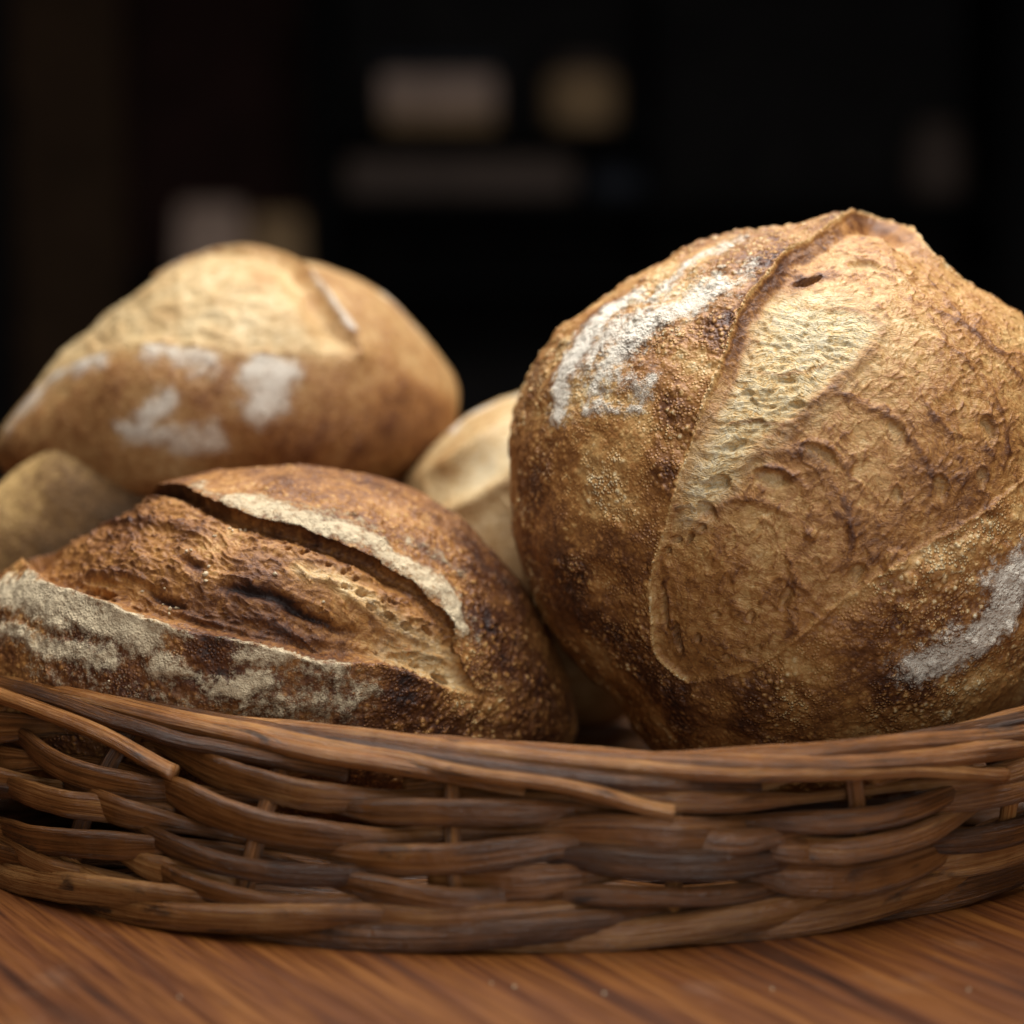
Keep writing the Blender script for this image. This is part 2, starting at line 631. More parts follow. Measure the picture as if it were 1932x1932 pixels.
# ------------------------------------------------------------------ basket
def wicker_material(name, gain, dark):
    t = NT(name)
    tc = t.new('ShaderNodeTexCoord')
    uv = tc.outputs['UV']
    co = tc.outputs['Object']
    oi = t.new('ShaderNodeObjectInfo').outputs['Random']
    m1 = t.new('ShaderNodeMapping', {'Vector': uv})
    m1.inputs['Scale'].default_value = (22, 26, 1)
    off = t.new('ShaderNodeCombineXYZ', {'X': t.math('MULTIPLY', oi, 37.0), 'Y': t.math('MULTIPLY', oi, 11.0), 'Z': 0.0})
    t.put(m1.inputs['Location'], off.outputs[0])
    fib = t.noise(m1.outputs[0], 1.0, 4, 0.62, 0.15)
    m2 = t.new('ShaderNodeMapping', {'Vector': uv})
    m2.inputs['Scale'].default_value = (60, 120, 1)
    fine = t.noise(m2.outputs[0], 1.0, 2, 0.5)
    blot = t.noise(co, 42, 4, 0.62, 0.3)
    c = t.math('MULTIPLY_ADD', fib, 1.0, t.math('MULTIPLY_ADD', oi, 0.44, -0.26))
    c = t.math('MULTIPLY_ADD', t.math('SUBTRACT', blot, 0.5), 0.55, c)
    col = t.ramp(c, [(0.12, dark), (0.32, (0.075 * gain, 0.028 * gain, 0.0075 * gain)), (0.54, (0.185 * gain, 0.070 * gain, 0.018 * gain)), (0.84, (0.35 * gain, 0.172 * gain, 0.058 * gain))])
    m3 = t.new('ShaderNodeMapping', {'Vector': uv})
    m3.inputs['Scale'].default_value = (26, 2.2, 1)
    t.put(m3.inputs['Location'], off.outputs[0])
    stain = t.ss(t.noise(m3.outputs[0], 1.0, 6, 0.68, 0.5), 0.57, 0.68)
    col = t.mix(t.math('MULTIPLY', stain, 0.86), col, (0.028, 0.015, 0.009))
    grey = t.ss(t.noise(co, 27, 3, 0.6), 0.54, 0.70)
    col = t.mix(t.math('MULTIPLY', grey, 0.15), col, (0.11, 0.085, 0.06))
    t.put(t.b.inputs['Base Color'], col)
    t.put(t.b.inputs['Roughness'], t.math('MULTIPLY_ADD', fib, 0.26, 0.15))
    t.b.inputs['Specular IOR Level'].default_value = 0.42
    h = t.math('MULTIPLY_ADD', fine, 0.35, fib)
    h = t.math('MULTIPLY_ADD', t.noise(co, 500, 3), 0.25, h)
    t.put(t.b.inputs['Normal'], t.bump(h, 0.0015, 0.85))
    return t.m


W_ROD = wicker_material('peeled_willow', 1.5, (0.055, 0.024, 0.012))
W_SPLIT = wicker_material('split_willow', 0.98, (0.045, 0.018, 0.009))

CX, CY = 0.0, 0.09
rim_pts = [[-0.193, -0.015], [-0.147, -0.043], [-0.106, -0.062], [-0.049, -0.081], [0.0, -0.095], [0.05, -0.101], [0.087, -0.097],
           [0.115, -0.09], [0.144, -0.08], [0.182, -0.06], [0.24, 0.0], [0.272, 0.09], [0.235, 0.2], [0.1, 0.275], [-0.05, 0.285],
           [-0.2, 0.225], [-0.265, 0.13], [-0.248, 0.05]]
bot_pts = [[-0.195, -0.020], [-0.164, -0.056], [-0.122, -0.085], [-0.066, -0.101], [-0.021, -0.107], [0.033, -0.103], [0.079, -0.092],
           [0.117, -0.080], [0.189, -0.030], [0.225, 0.01], [0.252, 0.08], [0.215, 0.18], [0.09, 0.25], [-0.05, 0.255],
           [-0.185, 0.2], [-0.245, 0.11], [-0.232, 0.02]]


def fourier(pts, order=5):
    p = np.array(pts) - [CX, CY]
    a = np.arctan2(p[:, 1], p[:, 0])
    r = np.hypot(p[:, 0], p[:, 1])
    A = np.column_stack([np.ones_like(a)] + [g(k * a) for k in range(1, order + 1) for g in (np.cos, np.sin)])
    reg = np.diag([0] + [1e-3 * k ** 3 for k in range(1, order + 1) for _ in (0, 1)])
    co = np.linalg.solve(A.T @ A + reg, A.T @ r)
    return lambda x: np.column_stack([np.ones_like(x)] + [g(k * x) for k in range(1, order + 1) for g in (np.cos, np.sin)]) @ co


R_rim, R_bot = fourier(rim_pts), fourier(bot_pts)
RIM_Z = 0.064
# arclength parameter on the rim plan curve, running left to right along the front
_aa = np.linspace(-np.pi * 1.5, np.pi * 0.5, 4001)
_xy = np.stack([CX + R_rim(_aa) * np.cos(_aa), CY + R_rim(_aa) * np.sin(_aa)], 1)
_cum = np.concatenate([[0], np.cumsum(np.linalg.norm(np.diff(_xy, axis=0), axis=1))])
PERIM = _cum[-1]


def wall(s, z, off):
    """point on the basket wall: s along the rim (m), height z, off outward (m); arrays"""
    a = np.interp(np.mod(s, PERIM), _cum, _aa)
    f = np.clip(z / RIM_Z, 0, 1.4)
    xr = R_rim(a) * np.cos(a)
    drop = np.where(np.sin(a) < 0.2, np.clip(0.0075 - np.where(xr < 0.03, 0.0085 * ((xr - 0.03) / 0.22) ** 2, 0.0055 * ((xr - 0.03) / 0.16) ** 2), 0, 1), 0.002)
    z = z - drop * f
    bulge = 0.006 * np.sin(np.pi * np.clip(f, 0, 1))
    r = R_bot(a) * (1 - f) + R_rim(a) * f + bulge + off
    return np.stack([CX + r * np.cos(a), CY + r * np.sin(a), z], 1), np.stack([np.cos(a), np.sin(a), np.zeros_like(a)], 1)


def sweep(name, pts, out, half_w, half_t, mat, parent, sides=14, flat=2.0, seed=0, twist=None):
    """rod with an oval section: half_t along 'out', half_w across; closed ends"""
    n = len(pts)
    tan = np.gradient(pts, axis=0)
    tan /= np.linalg.norm(tan, axis=1)[:, None]
    e1 = out - (out * tan).sum(1)[:, None] * tan
    e1 /= np.linalg.norm(e1, axis=1)[:, None]
    e2 = np.cross(tan, e1)
    if twist is not None:
        c, s = np.cos(twist)[:, None], np.sin(twist)[:, None]
        e1, e2 = e1 * c + e2 * s, e2 * c - e1 * s
    ph = np.linspace(0, 2 * np.pi, sides, endpoint=False)
    cx = np.sign(np.cos(ph)) * np.abs(np.cos(ph)) ** (2 / flat)
    cy = np.sign(np.sin(ph)) * np.abs(np.sin(ph)) ** (2 / flat)
    hw = np.broadcast_to(half_w, (n,))
    ht = np.broadcast_to(half_t, (n,))
    ring = pts[:, None, :] + e1[:, None, :] * (cx[None, :, None] * ht[:, None, None]) + e2[:, None, :] * (cy[None, :, None] * hw[:, None, None])
    wob = pnoise(ring.reshape(-1, 3) * 70 + seed * 3.7).reshape(n, sides) * 0.06 + pnoise(ring.reshape(-1, 3) * 260 + seed).reshape(n, sides) * 0.035
    ring = ring + (ring - pts[:, None, :]) * wob[:, :, None]
    L = np.concatenate([[0], np.cumsum(np.linalg.norm(np.diff(pts, axis=0), axis=1))])
    # uv seam: duplicate first column; flat caps from a shrunken ring
    ring = np.concatenate([ring, ring[:, :1]], 1)
    cap0 = pts[0] + (ring[0] - pts[0]) * 0.02
    cap1 = pts[-1] + (ring[-1] - pts[-1]) * 0.02
    ring = np.concatenate([cap0[None], ring, cap1[None]], 0)
    Lx = np.concatenate([[L[0] - .002], L, [L[-1] + .002]])
    m = n + 2
    V = ring.reshape(-1, 3)
    uv = np.stack([np.repeat(Lx, sides + 1) + seed * 1.37, np.tile(np.linspace(0, 1, sides + 1), m)], 1)
    idx = np.arange(m * (sides + 1)).reshape(m, sides + 1)
    Q = np.stack([idx[:-1, :-1], idx[1:, :-1], idx[1:, 1:], idx[:-1, 1:]], -1).reshape(-1, 4)
    return mesh_np(name, V, Q, mat, parent, uv=uv)


rnd = random.Random(11)
basket = empty('wicker_basket', (CX, CY, 0.0))
tag(basket, 'low oval brown wicker basket of woven willow holding the loaves on the table', 'basket')
BO = np.array([CX, CY, 0.0])
NST = 21
SP = PERIM / NST
s_front = float(np.interp(-np.pi / 2, _aa, _cum))


def w1(s, seed, f):
    return pnoise(np.stack([s * f, np.full_like(s, seed * 5.3), np.full_like(s, 0.37)], 1))


# stakes
for k in range(NST):
    z = np.linspace(0.002, RIM_Z + 0.002, 30)
    lean = rnd.uniform(-0.008, 0.008)
    p, o = wall(np.full(30, k * SP) + lean * (z / RIM_Z), z, np.full(30, -0.001))
    sweep('stake', p - BO, o, 0.0033 + rnd.uniform(-.0004, .0006), 0.003, W_ROD, basket, 10, 2, k)

# woven rows: each row is several split rods laid end to end
rows = [(0.0125 + 0.0062 * i_, 0.0047 + 0.0005 * ((i_ * 7) % 3 - 1)) for i_ in range(8)]
for ri, (z0, hw) in enumerate(rows):
    cuts = 6
    start0 = rnd.uniform(0, SP * 4)
    for ci in range(cuts):
        s0 = start0 + ci * PERIM / cuts - SP * 0.35
        s1 = start0 + (ci + 1) * PERIM / cuts + SP * 0.35
        n = int((s1 - s0) / 0.0026)
        s = np.linspace(s0, s1, n)
        seed = ri * 17 + ci * 3 + 1
        ph = np.pi * s / SP + ri * np.pi
        ov = np.cos(ph)
        amp = 0.0052
        off = amp * ov + 0.0008 * w1(s, seed, 30)
        z = z0 - 0.0008 * ov + 0.0032 * np.sin(np.pi * s / SP * (0.55 + 0.12 * (ri % 3)) + ri * 2.1 + ci) + 0.0024 * w1(s, seed, 9) + 0.0012 * w1(s, seed + 2, 26)
        # ends tuck inside, tail lies a little low
        e = np.clip(np.minimum(s - s0, s1 - s) / (SP * 0.5), 0, 1)
        off = off * e - 0.004 * (1 - e)
        z = z - 0.002 * (1 - sstep(0, 1, (s1 - s) / SP)) + 0.002 * (1 - sstep(0, 1, (s - s0) / SP))
        p, o = wall(s, z, off)
        wv = hw * (1 + 0.14 * w1(s, seed + 5, 14) + rnd.uniform(-.22, .25)) * (0.50 + 0.58 * sstep(-0.8, 0.7, ov))
        sweep('weaver', p - BO, o, wv, 0.0016 + rnd.uniform(-.0003, .0003), W_SPLIT, basket, 16, 3.4, seed,
              0.22 * w1(s, seed + 9, 10))

# waled foot: two thick rods twisting round each other
for k in range(3):
    n = 620
    s = np.linspace(0, PERIM * 0.999, n)
    ph = s / PERIM * 2 * np.pi * 7 + k * 2 * np.pi / 3 + 0.5 * w1(s, k, 5)
    off = 0.0015 + 0.0042 * np.cos(ph)
    z = 0.0078 + 0.0034 * np.sin(ph) + 0.0008 * w1(s, k + 3, 20)
    p, o = wall(s, z, off)
    sweep('foot_rod', p - BO, o, 0.0056 * (1 + 0.14 * w1(s, k + 8, 12)), 0.0026, W_SPLIT, basket, 14, 2.6, 90 + k, 0.3 * np.sin(ph))

# rolled border: every rod rises inside, runs along the top, crosses over and ends cut off below
NBR = 27
BSP = PERIM / NBR
for k in range(NBR):
    n = 150
    t = np.linspace(0, 1, n)
    ln = 6.2 + rnd.uniform(-0.9, 0.6)
    s = k * BSP - 0.5 * BSP + t * ln * BSP + rnd.uniform(-.006, .006)
    kt = [0, 0.07, 0.20, 0.38, 0.56, 0.74, 0.87, 0.925, 1.0]
    ko = np.array([-7.0, -7.0, -5.6, -2.4, 2.4, 5.6, 7.0, 7.2, 6.4]) * 1e-3
    kz = np.array([-9.0, -2.0, 5.6, 7.8, 6.8, 3.8, 0.6, -1.4, -11.0]) * 1e-3
    if rnd.random() < 0.6:
        ko = ko + np.array([0, 0, 0, 0, 0, 0, 0, -2.0, -7.0]) * 1e-3
        kz = kz + np.array([0, 0, 0, 0, 0, 0, 0, 0.5, 6.0]) * 1e-3
    sm = np.exp(-0.5 * (np.arange(-9, 10) / 4.0) ** 2)
    sm /= sm.sum()
    off = np.interp(t, kt, ko)
    z = np.interp(t, kt, kz)
    off = np.convolve(np.pad(off, 9, 'edge'), sm, 'valid')
    z = np.convolve(np.pad(z, 9, 'edge'), sm, 'valid')
    off = off + 0.0006 * w1(s, k + 40, 22)
    z = RIM_Z + z + 0.0016 * w1(s, k + 60, 11) + 0.0007 * w1(s, k + 61, 30)
    p, o = wall(s, z, off)
    rr = (0.0033 + rnd.uniform(-.0005, .0006)) * (1.04 - 0.18 * t)
    sweep('border_rod', p - BO, o, rr, rr * 0.95, W_ROD, basket, 14, 2.0, 120 + k)

# floor of the basket
for k in range(19):
    y = -0.085 + k * 0.018
    a = np.arctan2(y + 0.0 - CY, np.array([-0.2, 0.2]))
    xs = np.linspace(-0.26, 0.26, 400)
    pp = np.stack([xs, np.full_like(xs, y)], 1) - [CX, CY]
    an = np.arctan2(pp[:, 1], pp[:, 0])
    ok = np.hypot(pp[:, 0], pp[:, 1]) < R_bot(an) - 0.004
    if ok.sum() < 20:
        continue
    x0, x1 = xs[ok][0], xs[ok][-1]
    n = 60
    x = np.linspace(x0, x1, n)
    p = np.stack([x, y + 0.001 * w1(x, k + 200, 20), 0.0065 + 0.0012 * np.cos(x / 0.03 * np.pi + k * np.pi)], 1)
    sweep('base_slat', p - BO, np.tile([0, 0, 1.0], (n, 1)), 0.0085, 0.0022, W_SPLIT, basket, 8, 2.4, 300 + k)

# ------------------------------------------------------------------ round loaf on the right
M_BOULE = bread_material('boule_crust')
outl = [(1215, 1400), (1182, 1336), (1135, 1296), (1085, 1250), (1018, 1160), (980, 1060), (964, 950), (960, 850), (965, 780), (985, 720),
        (1050, 620), (1100, 580), (1150, 552), (1250, 492), (1330, 452), (1400, 433), (1490, 428), (1540, 412), (1580, 402), (1640, 405), (1720, 440), (1780, 492),
        (1815, 528), (1870, 555), (1932, 595), (2005, 690), (2045, 800), (2055, 920), (2040, 1060), (2000, 1200), (1930, 1330), (1840, 1430),
        (1700, 1495), (1550, 1510), (1400, 1500), (1300, 1465)]
L = Loaf((1500, 915), 0.045, outl, 0.098, 0.085, 690)
q, P = L.q, L.P
m2 = K * L.dist / 1932      # metres per photo pixel at the loaf
S3 = P + 3.1
ear_px = [(1297, 1284), (1262, 1256), (1239, 1228), (1232, 1165), (1229, 1093), (1245, 1035), (1271, 947), (1286, 885), (1302, 843), (1323, 771),
          (1359, 677), (1380, 615), (1406, 563), (1447, 516), (1479, 475), (1525, 452), (1577, 417), (1619, 403), (1681, 413), (1733, 455), (1780, 500), (1822, 532)]
low_px = [(1297, 1284), (1369, 1275), (1437, 1254), (1500, 1207), (1577, 1145), (1655, 1087), (1739, 1035), (1837, 978), (1932, 905), (2040, 800)]
ear = L.line(ear_px)
low = L.line(low_px)
far = L.pq([(2075, 720), (1990, 620), (1900, 568)])
region = np.vstack([low[::-1][::1][::-1], far, ear[::-1]])
wq = q + 0.0006 * np.stack([pnoise(S3 * 300), pnoise(S3 * 300 + 50)], 1)
dE, tE, _ = dist_poly(wq, ear)
dL, tL, _ = dist_poly(wq, low)
ins = inside(wq, region)
insf = ins.astype(float)
sd = np.where(ins, np.minimum(dE, dL), -np.minimum(dE, dL))
big = fbm(S3 * 14, 3)
mid = fbm(S3 * 45, 3)
L.h += 0.0022 * big + 0.0007 * mid
eU = sstep(0.24, 0.42, tE) * (1 - sstep(0.86, 0.97, tE))         # open part of the ear
eTop = sstep(0.62, 0.74, tE) * (1 - sstep(0.86, 0.97, tE))
wall_d = sstep(0.0003, 0.0085, dE) * (1 - sstep(0.012, 0.05, dE))
L.h += insf * eU * (-0.0042 * wall_d)
L.h += insf * eTop * (-0.0042 * sstep(0.004, 0.010, dE) * (1 - sstep(0.012, 0.030, dE)))
L.h += (0.0012 * eU + 0.0006) * np.exp(-(dE / 0.0011) ** 2)
L.h += (1 - insf) * 0.0010 * eU * np.exp(-dE / 0.010)
L.tan += (np.exp(-(dE / 0.002) ** 2) * eU * 0.0014)[:, None] * np.array([0.9, -0.25])
# lower tip and right-hand seam: thin raised edge, shallow step down inside
eLow = 1 - sstep(0.2, 0.36, tE)
L.h += insf * (-0.0009) * eLow * sstep(0.0, 0.0016, dE) * (1 - sstep(0.004, 0.018, dE))
L.h += 0.0006 * np.exp(-(dL / 0.0009) ** 2) + insf * (-0.0005) * sstep(0, 0.0014, dL) * (1 - sstep(0.004, 0.016, dL))
L.h += (1 - insf) * 0.0014 * sstep(0.0, 0.012, dL) * np.exp(-dL / 0.03)
# crumb torn open beside the ear
crumb_px = [(1478, 540), (1545, 548), (1610, 575), (1655, 620), (1625, 668), (1585, 712), (1525, 772), (1462, 822), (1410, 872), (1365, 925), (1318, 968),
            (1296, 985), (1300, 930), (1322, 868), (1345, 800), (1378, 730), (1412, 660), (1440, 590)]
crg = L.pq(crumb_px)
wq2 = q + 0.0035 * np.stack([fbm(S3 * 120, 3), fbm(S3 * 120 + 40, 3)], 1)
crumb_m = sstep(-0.0085, 0.0065, sd_region(wq2, crg)) * insf
# fibres: stretched strands fanning away from the ear
an = math.radians(8)
fx = q[:, 0] * math.cos(an) - q[:, 1] * math.sin(an)
fy = q[:, 0] * math.sin(an) + q[:, 1] * math.cos(an)
wv = 0.004 * fbm(S3 * 60, 2)
strand = ridged(np.stack([fx * 70, (fy + wv) * 300, P[:, 2] * 20], 1), 3)
web = ridged(np.stack([fx * 150, (fy + wv) * 190, P[:, 2] * 30], 1) + 4, 2)
L.h += crumb_m * (0.0012 * (strand - 0.6) + 0.0008 * (web - 0.6) - 0.0002)
f1, rn = worley(np.stack([(q[:, 0] + wv) * 210, (q[:, 1] + wv) * 300, P[:, 2] * 10], 1))
pore = sstep(0.42, 0.12, f1) * (rn > 0.45)
L.h -= crumb_m * pore * 0.0010
# baked skin over the rest of the opening
skin = insf * (1 - crumb_m)
ang2 = math.radians(-38)
gx = q[:, 0] * math.cos(ang2) - q[:, 1] * math.sin(ang2)
gy = q[:, 0] * math.sin(ang2) + q[:, 1] * math.cos(ang2)
w3 = 0.010 * fbm(S3 * 26, 3)
swirl = ridged(np.stack([(gx + w3) * 55, (gy + w3) * 190, P[:, 2] * 15], 1), 3)
vein = sstep(0.78, 0.97, swirl)
L.h += skin * (0.0006 * vein + 0.0003 * (swirl - 0.6) + 0.0005 * fbm(S3 * 230, 2))
bake = 0.36 + 0.24 * big + 0.30 * mid
vein2 = sstep(0.80, 0.98, ridged(S3 * 48 + 1.2 * np.stack([mid, big, -mid], 1), 2))
L.h += skin * 0.0005 * vein2
bake_in = 0.25 + 0.12 * big + 0.17 * mid + 0.15 * vein + 0.18 * vein2 - 0.05 * L.blob((1700, 680), 200)
bake_in += 0.13 * L.blob((1700, 950), 190) + 0.04 * L.blob((1420, 1120), 140) - 0.10 * L.blob((1640, 620), 170) + 0.06 * L.blob((1330, 1180), 110)
bake_in -= 0.08 * L.blob((1550, 1000), 130)
ridge_red = np.zeros(len(q))
wqr = wq + 0.0007 * np.stack([pnoise(S3 * 160), pnoise(S3 * 160 + 9)], 1)
for pts, w, hh in (
        ([(1672, 600), (1645, 655), (1603, 702), (1545, 752), (1500, 795), (1448, 832), (1398, 874)], 13, 0.0022),
        ([(1395, 882), (1440, 856), (1492, 850), (1535, 862), (1566, 898)], 9, 0.0018),
        ([(1412, 905), (1440, 886), (1478, 882), (1510, 905), (1522, 930)], 6, 0.0014),
        ([(1300, 1002), (1350, 960), (1402, 940), (1450, 952), (1490, 968)], 7, 0.0013),
        ([(1505, 775), (1556, 742), (1606, 748), (1650, 770), (1700, 775)], 7, 0.0013),
        ([(1560, 898), (1600, 960), (1606, 1030), (1592, 1085)], 6, 0.0013),
        ([(1488, 1055), (1505, 1098), (1530, 1122)], 6, 0.0015),
        ([(1485, 1150), (1500, 1185), (1470, 1215)], 6, 0.0014),
        ([(1650, 760), (1720, 830), (1760, 905), (1740, 960)], 6, 0.0010),
        ([(1850, 700), (1885, 770), (1900, 850), (1880, 900)], 6, 0.0010),
        ([(1760, 640), (1820, 680), (1850, 740)], 5, 0.0010),
        ([(1700, 560), (1790, 600), (1870, 660), (1940, 730)], 7, 0.0010),
        ([(1500, 560), (1560, 572), (1630, 590), (1690, 640)], 6, 0.0012),
        ([(1405, 690), (1470, 700), (1540, 690), (1590, 668)], 4, 0.0012),
        ([(1350, 800), (1420, 790), (1480, 800), (1520, 776)], 4, 0.0012),
        ([(1250, 1080), (1262, 1150), (1274, 1215), (1290, 1235)], 4, 0.0013)):
    d, t, _ = dist_poly(wqr, L.line(pts, 3))
    g = np.exp(-(d / (w * m2)) ** 2) * np.sin(np.pi * np.clip(t, 0.02, 0.98)) ** 0.4
    L.h += 0.55 * hh * g * insf
    ridge_red = np.maximum(ridge_red, g)
bake_in += 0.22 * ridge_red
crumb_m *= (1 - 0.75 * ridge_red)
pale = np.zeros(len(q))
for px, rx, ry, rot, dep, rim in (
        ((1352, 918), 26, 17, 0.3, 0.0045, 0.0005), ((1328, 968), 22, 22, 0.5, 0.0035, 0.0004), ((1452, 905), 36, 20, -0.1, 0.0038, 0.0012),
        ((1545, 862), 34, 20, -0.35, 0.0026, 0.0010), ((1690, 822), 20, 30, 0.15, 0.0022, 0.0009), ((1862, 815), 20, 32, 0.1, 0.0034, 0.0012),
        ((1772, 922), 18, 28, 0.1, 0.0028, 0.0010), ((1690, 938), 15, 20, 0.0, 0.0020, 0.0009), ((1850, 905), 14, 24, -.2, 0.0022, 0.0008), ((1612, 1087), 15, 30, -0.75, 0.0036, 0.0008),
        ((1277, 1206), 9, 38, 0.12, 0.0036, 0.0004), ((1252, 1150), 7, 44, -0.02, 0.0030, 0.0), ((1272, 1022), 12, 7, 0.4, 0.0042, 0.0003), ((1258, 1040), 6, 6, 0, 0.0035, 0.0003),
        ((1300, 1018), 5, 12, -0.5, 0.0035, 0.0003), ((1322, 998), 12, 7, 0.4, 0.0036, 0.0003), ((1404, 1230), 9, 7, 0, 0.0030, 0.0004),
        ((1430, 1224), 6, 5, 0, 0.0025, 0.0003), ((1370, 1240), 6, 5, 0, 0.0025, 0.0003), ((1316, 1205), 6, 10, 0, 0.0025, 0.0003), ((1482, 1130), 10, 26, -0.35, 0.0028, 0.0006),
        ((1415, 1165), 9, 13, -0.4, 0.0022, 0.0005), ((1350, 1160), 8, 6, 0, 0.0022, .0003), ((1540, 1060), 8, 8, 0, 0.0018, .0005), ((1530, 1010), 12, 10, 0, -0.0012, .0),
        ((1520, 512), 30, 12, 0.2, 0.0065, 0.0), ((1640, 490), 40, 20, -0.2, 0.0030, 0.0),
        ((1692, 1166), 24, 18, 0.2, 0.0020, 0.0010), ((1690, 1056), 26, 24, 0, -0.0022, 0.0), ((1760, 1080), 20, 18, 0, -0.0018, 0), ((1480, 715), 20, 7, 0.1, 0.0022, .0002),
        ((1400, 742), 20, 12, 0.5, 0.0024, .0002), ((1372, 845), 15, 9, 0.3, 0.0024, .0002), ((1430, 795), 12, 7, 0.3, 0.002, .0002),
        ((1500, 765), 18, 9, 0.2, 0.0030, .0004)):
    big_one = rx > 10 and dep > 0 and px[1] > 540
    cav, rimm = L.pit(px, rx, ry, rot, 0.75 * dep, 0.6 * rim, lean=(0.55 if px[0] > 1600 else 1.25) if big_one else None)
    if dep > 0:
        pale = np.maximum(pale, cav * (0.7 if rx > 10 else 0.3))
    bake_in += 0.10 * rimm
bake_in -= 0.16 * pale
bake_in += 0.55 * L.blob((1512, 513), 20) + 0.3 * L.blob((1560, 500), 24)
# inner wall of the ear: brown band, and dark lip fold across the top
wallband = insf * eU * (1 - sstep(0.0050, 0.0085, dE + 0.004 * mid))
bake_in = bake_in * (1 - wallband) + wallband * (0.48 + 0.25 * mid)
crumb_m *= 1 - wallband
crumb_m = np.maximum(crumb_m, insf * pale * 0.35)
# crust bubbles
f2, r2 = worley(S3 * 190)
f3, r3 = worley(S3 * 95 + 7)
bub = np.sqrt(np.clip(1 - (f2 / (0.30 + 0.25 * r2)) ** 2, 0, 1)) * (r2 > 0.25)
bub3 = np.sqrt(np.clip(1 - (f3 / 0.42) ** 2, 0, 1)) * (r3 > 0.74)
cr = 1 - insf
patchy = sstep(-0.35, 0.35, fbm(S3 * 38 + 5, 3))
L.h += cr * (0.00085 * bub * (0.45 + 0.75 * patchy) + 0.0011 * bub3 * patchy + 0.0010 * fbm(S3 * 80, 2))
bake += -0.10 * bub * patchy - 0.10 * bub3 * patchy + 0.05
for px, r, a in (((1010, 900), 90, 0.16), ((1060, 1120), 110, 0.12), ((1230, 760), 60, 0.10), ((1270, 900), 60, 0.16), ((1230, 1010), 70, 0.10), ((1300, 1330), 120, 0.22), ((1480, 1370), 110, 0.14),
                 ((1200, 1250), 90, 0.2), ((1620, 1240), 70, 0.16), ((1700, 1360), 120, 0.10), ((1740, 1090), 90, -0.20), ((1850, 1010), 90, -.12), ((1850, 1280), 90, -0.12), ((1120, 900), 70, -0.08),
                 ((1250, 560), 120, -0.10), ((1120, 700), 120, -0.12), ((1500, 1290), 60, 0.05)):
    bake += a * L.blob(px, r)
bake += 0.28 * eU * np.exp(-dE / 0.007)
bake = np.where(ins, bake_in, bake)
edge = np.exp(-(dE / 0.0009) ** 2) * 0.9
bake = bake * (1 - edge) + edge * 0.14
# flour left by the proving basket
fl = np.zeros(len(q))
wq3 = q + 0.0045 * np.stack([fbm(S3 * 70 + 3, 3), fbm(S3 * 70 + 33, 3)], 1)
for pts, w, a in (([(1052, 782), (1066, 715), (1096, 650), (1150, 590), (1195, 555)], 26, 1.05), ([(1128, 735), (1160, 680), (1200, 632)], 20, 0.8),
                  ([(1190, 625), (1260, 592), (1318, 562), (1352, 540)], 34, 0.85), ([(1110, 772), (1150, 770), (1195, 775)], 12, 0.75), ([(1206, 745), (1230, 715)], 18, 0.72), ([(1150, 700), (1180, 712)], 24, 0.5),
                  ([(1235, 560), (1290, 500), (1350, 465), (1405, 446)], 22, 0.72), ([(1412, 520), (1420, 500)], 18, 0.62), ([(1155, 622), (1110, 690)], 30, 0.6),
                  ([(1735, 1250), (1790, 1232), (1845, 1200), (1885, 1150), (1903, 1095), (1940, 1060), (1990, 1000)], 34, 1.1), ([(1855, 1100), (1880, 1060)], 20, 0.6)):
    d, t, _ = dist_poly(wq3, L.line(pts, 3))
    fl = np.maximum(fl, 0.95 * a * np.exp(-(d / (1.35 * w * m2)) ** 2))
fl *= cr
fl = fl + cr * 0.05 * patchy + cr * (0.30 * L.blob((1170, 640), 110) + 0.22 * L.blob((1330, 520), 90) + 0.15 * L.blob((1850, 1170), 90))
L.h += 0.0006 * sstep(0.3, 0.9, fl + 0.5 * fbm(S3 * 250, 3))
blister = cr * (0.36 + 0.85 * patchy ** 2) + skin * 0.14
L.build('round_bread_loaf', 0.012, {'along': np.where(crumb_m > .5, fx, fx) + w3 * .5, 'across': fy + wv + w3 * .5, 'bake': bake, 'flour': fl, 'crumb': crumb_m, 'blister': blister},
        [('scored_opening', insf), ('crust', None)], M_BOULE,
        'big round crusty bread loaf with a wide pale torn score, leaning at the right', 'bread')

# ------------------------------------------------------------------ dark oval loaf at the front left
M_BAT = bread_material('batard_crust', (0.70, 0.575, 0.375), 1.0, 0.3)
outl = [(1092, 1390), (1085, 1330), (1052, 1232), (1000, 1132), (930, 1050), (850, 968), (750, 914), (640, 890), (560, 880), (480, 884), (395, 892), (330, 912), (250, 968), (180, 1005), (100, 1048),
        (40, 1070), (-20, 1110), (-60, 1200), (-75, 1300), (-60, 1400), (0, 1480), (150, 1545), (350, 1580), (550, 1590), (750, 1575), (930, 1530), (1040, 1470)]
L = Loaf((480, 1235), 0.045, outl, 0.088, 0.075, 650)
q, P = L.q, L.P
m2 = K * L.dist / 1932
S3 = P + 8.7
E_px = [(215, 985), (245, 966), (300, 927), (345, 914), (366, 916), (400, 931), (450, 953), (506, 973), (570, 990), (634, 1013), (704, 1041), (743, 1070), (781, 1089), (813, 1121), (842, 1153), (858, 1179),
        (867, 1211), (874, 1246), (890, 1281), (912, 1310), (960, 1326)]
B_px = [(-70, 1150), (-10, 1098), (49, 1067), (70, 1082), (102, 1105), (160, 1122), (218, 1140), (262, 1160), (320, 1175), (407, 1198), (509, 1218), (586, 1240), (660, 1246), (711, 1249), (762, 1262), (810, 1281), (858, 1300), (912, 1314), (960, 1326)]
ear, low = L.line(E_px), L.line(B_px)
left = L.pq([(-60, 1105), (0, 1072), (60, 1050), (120, 1030)])
region = np.vstack([ear, low[::-1], left])
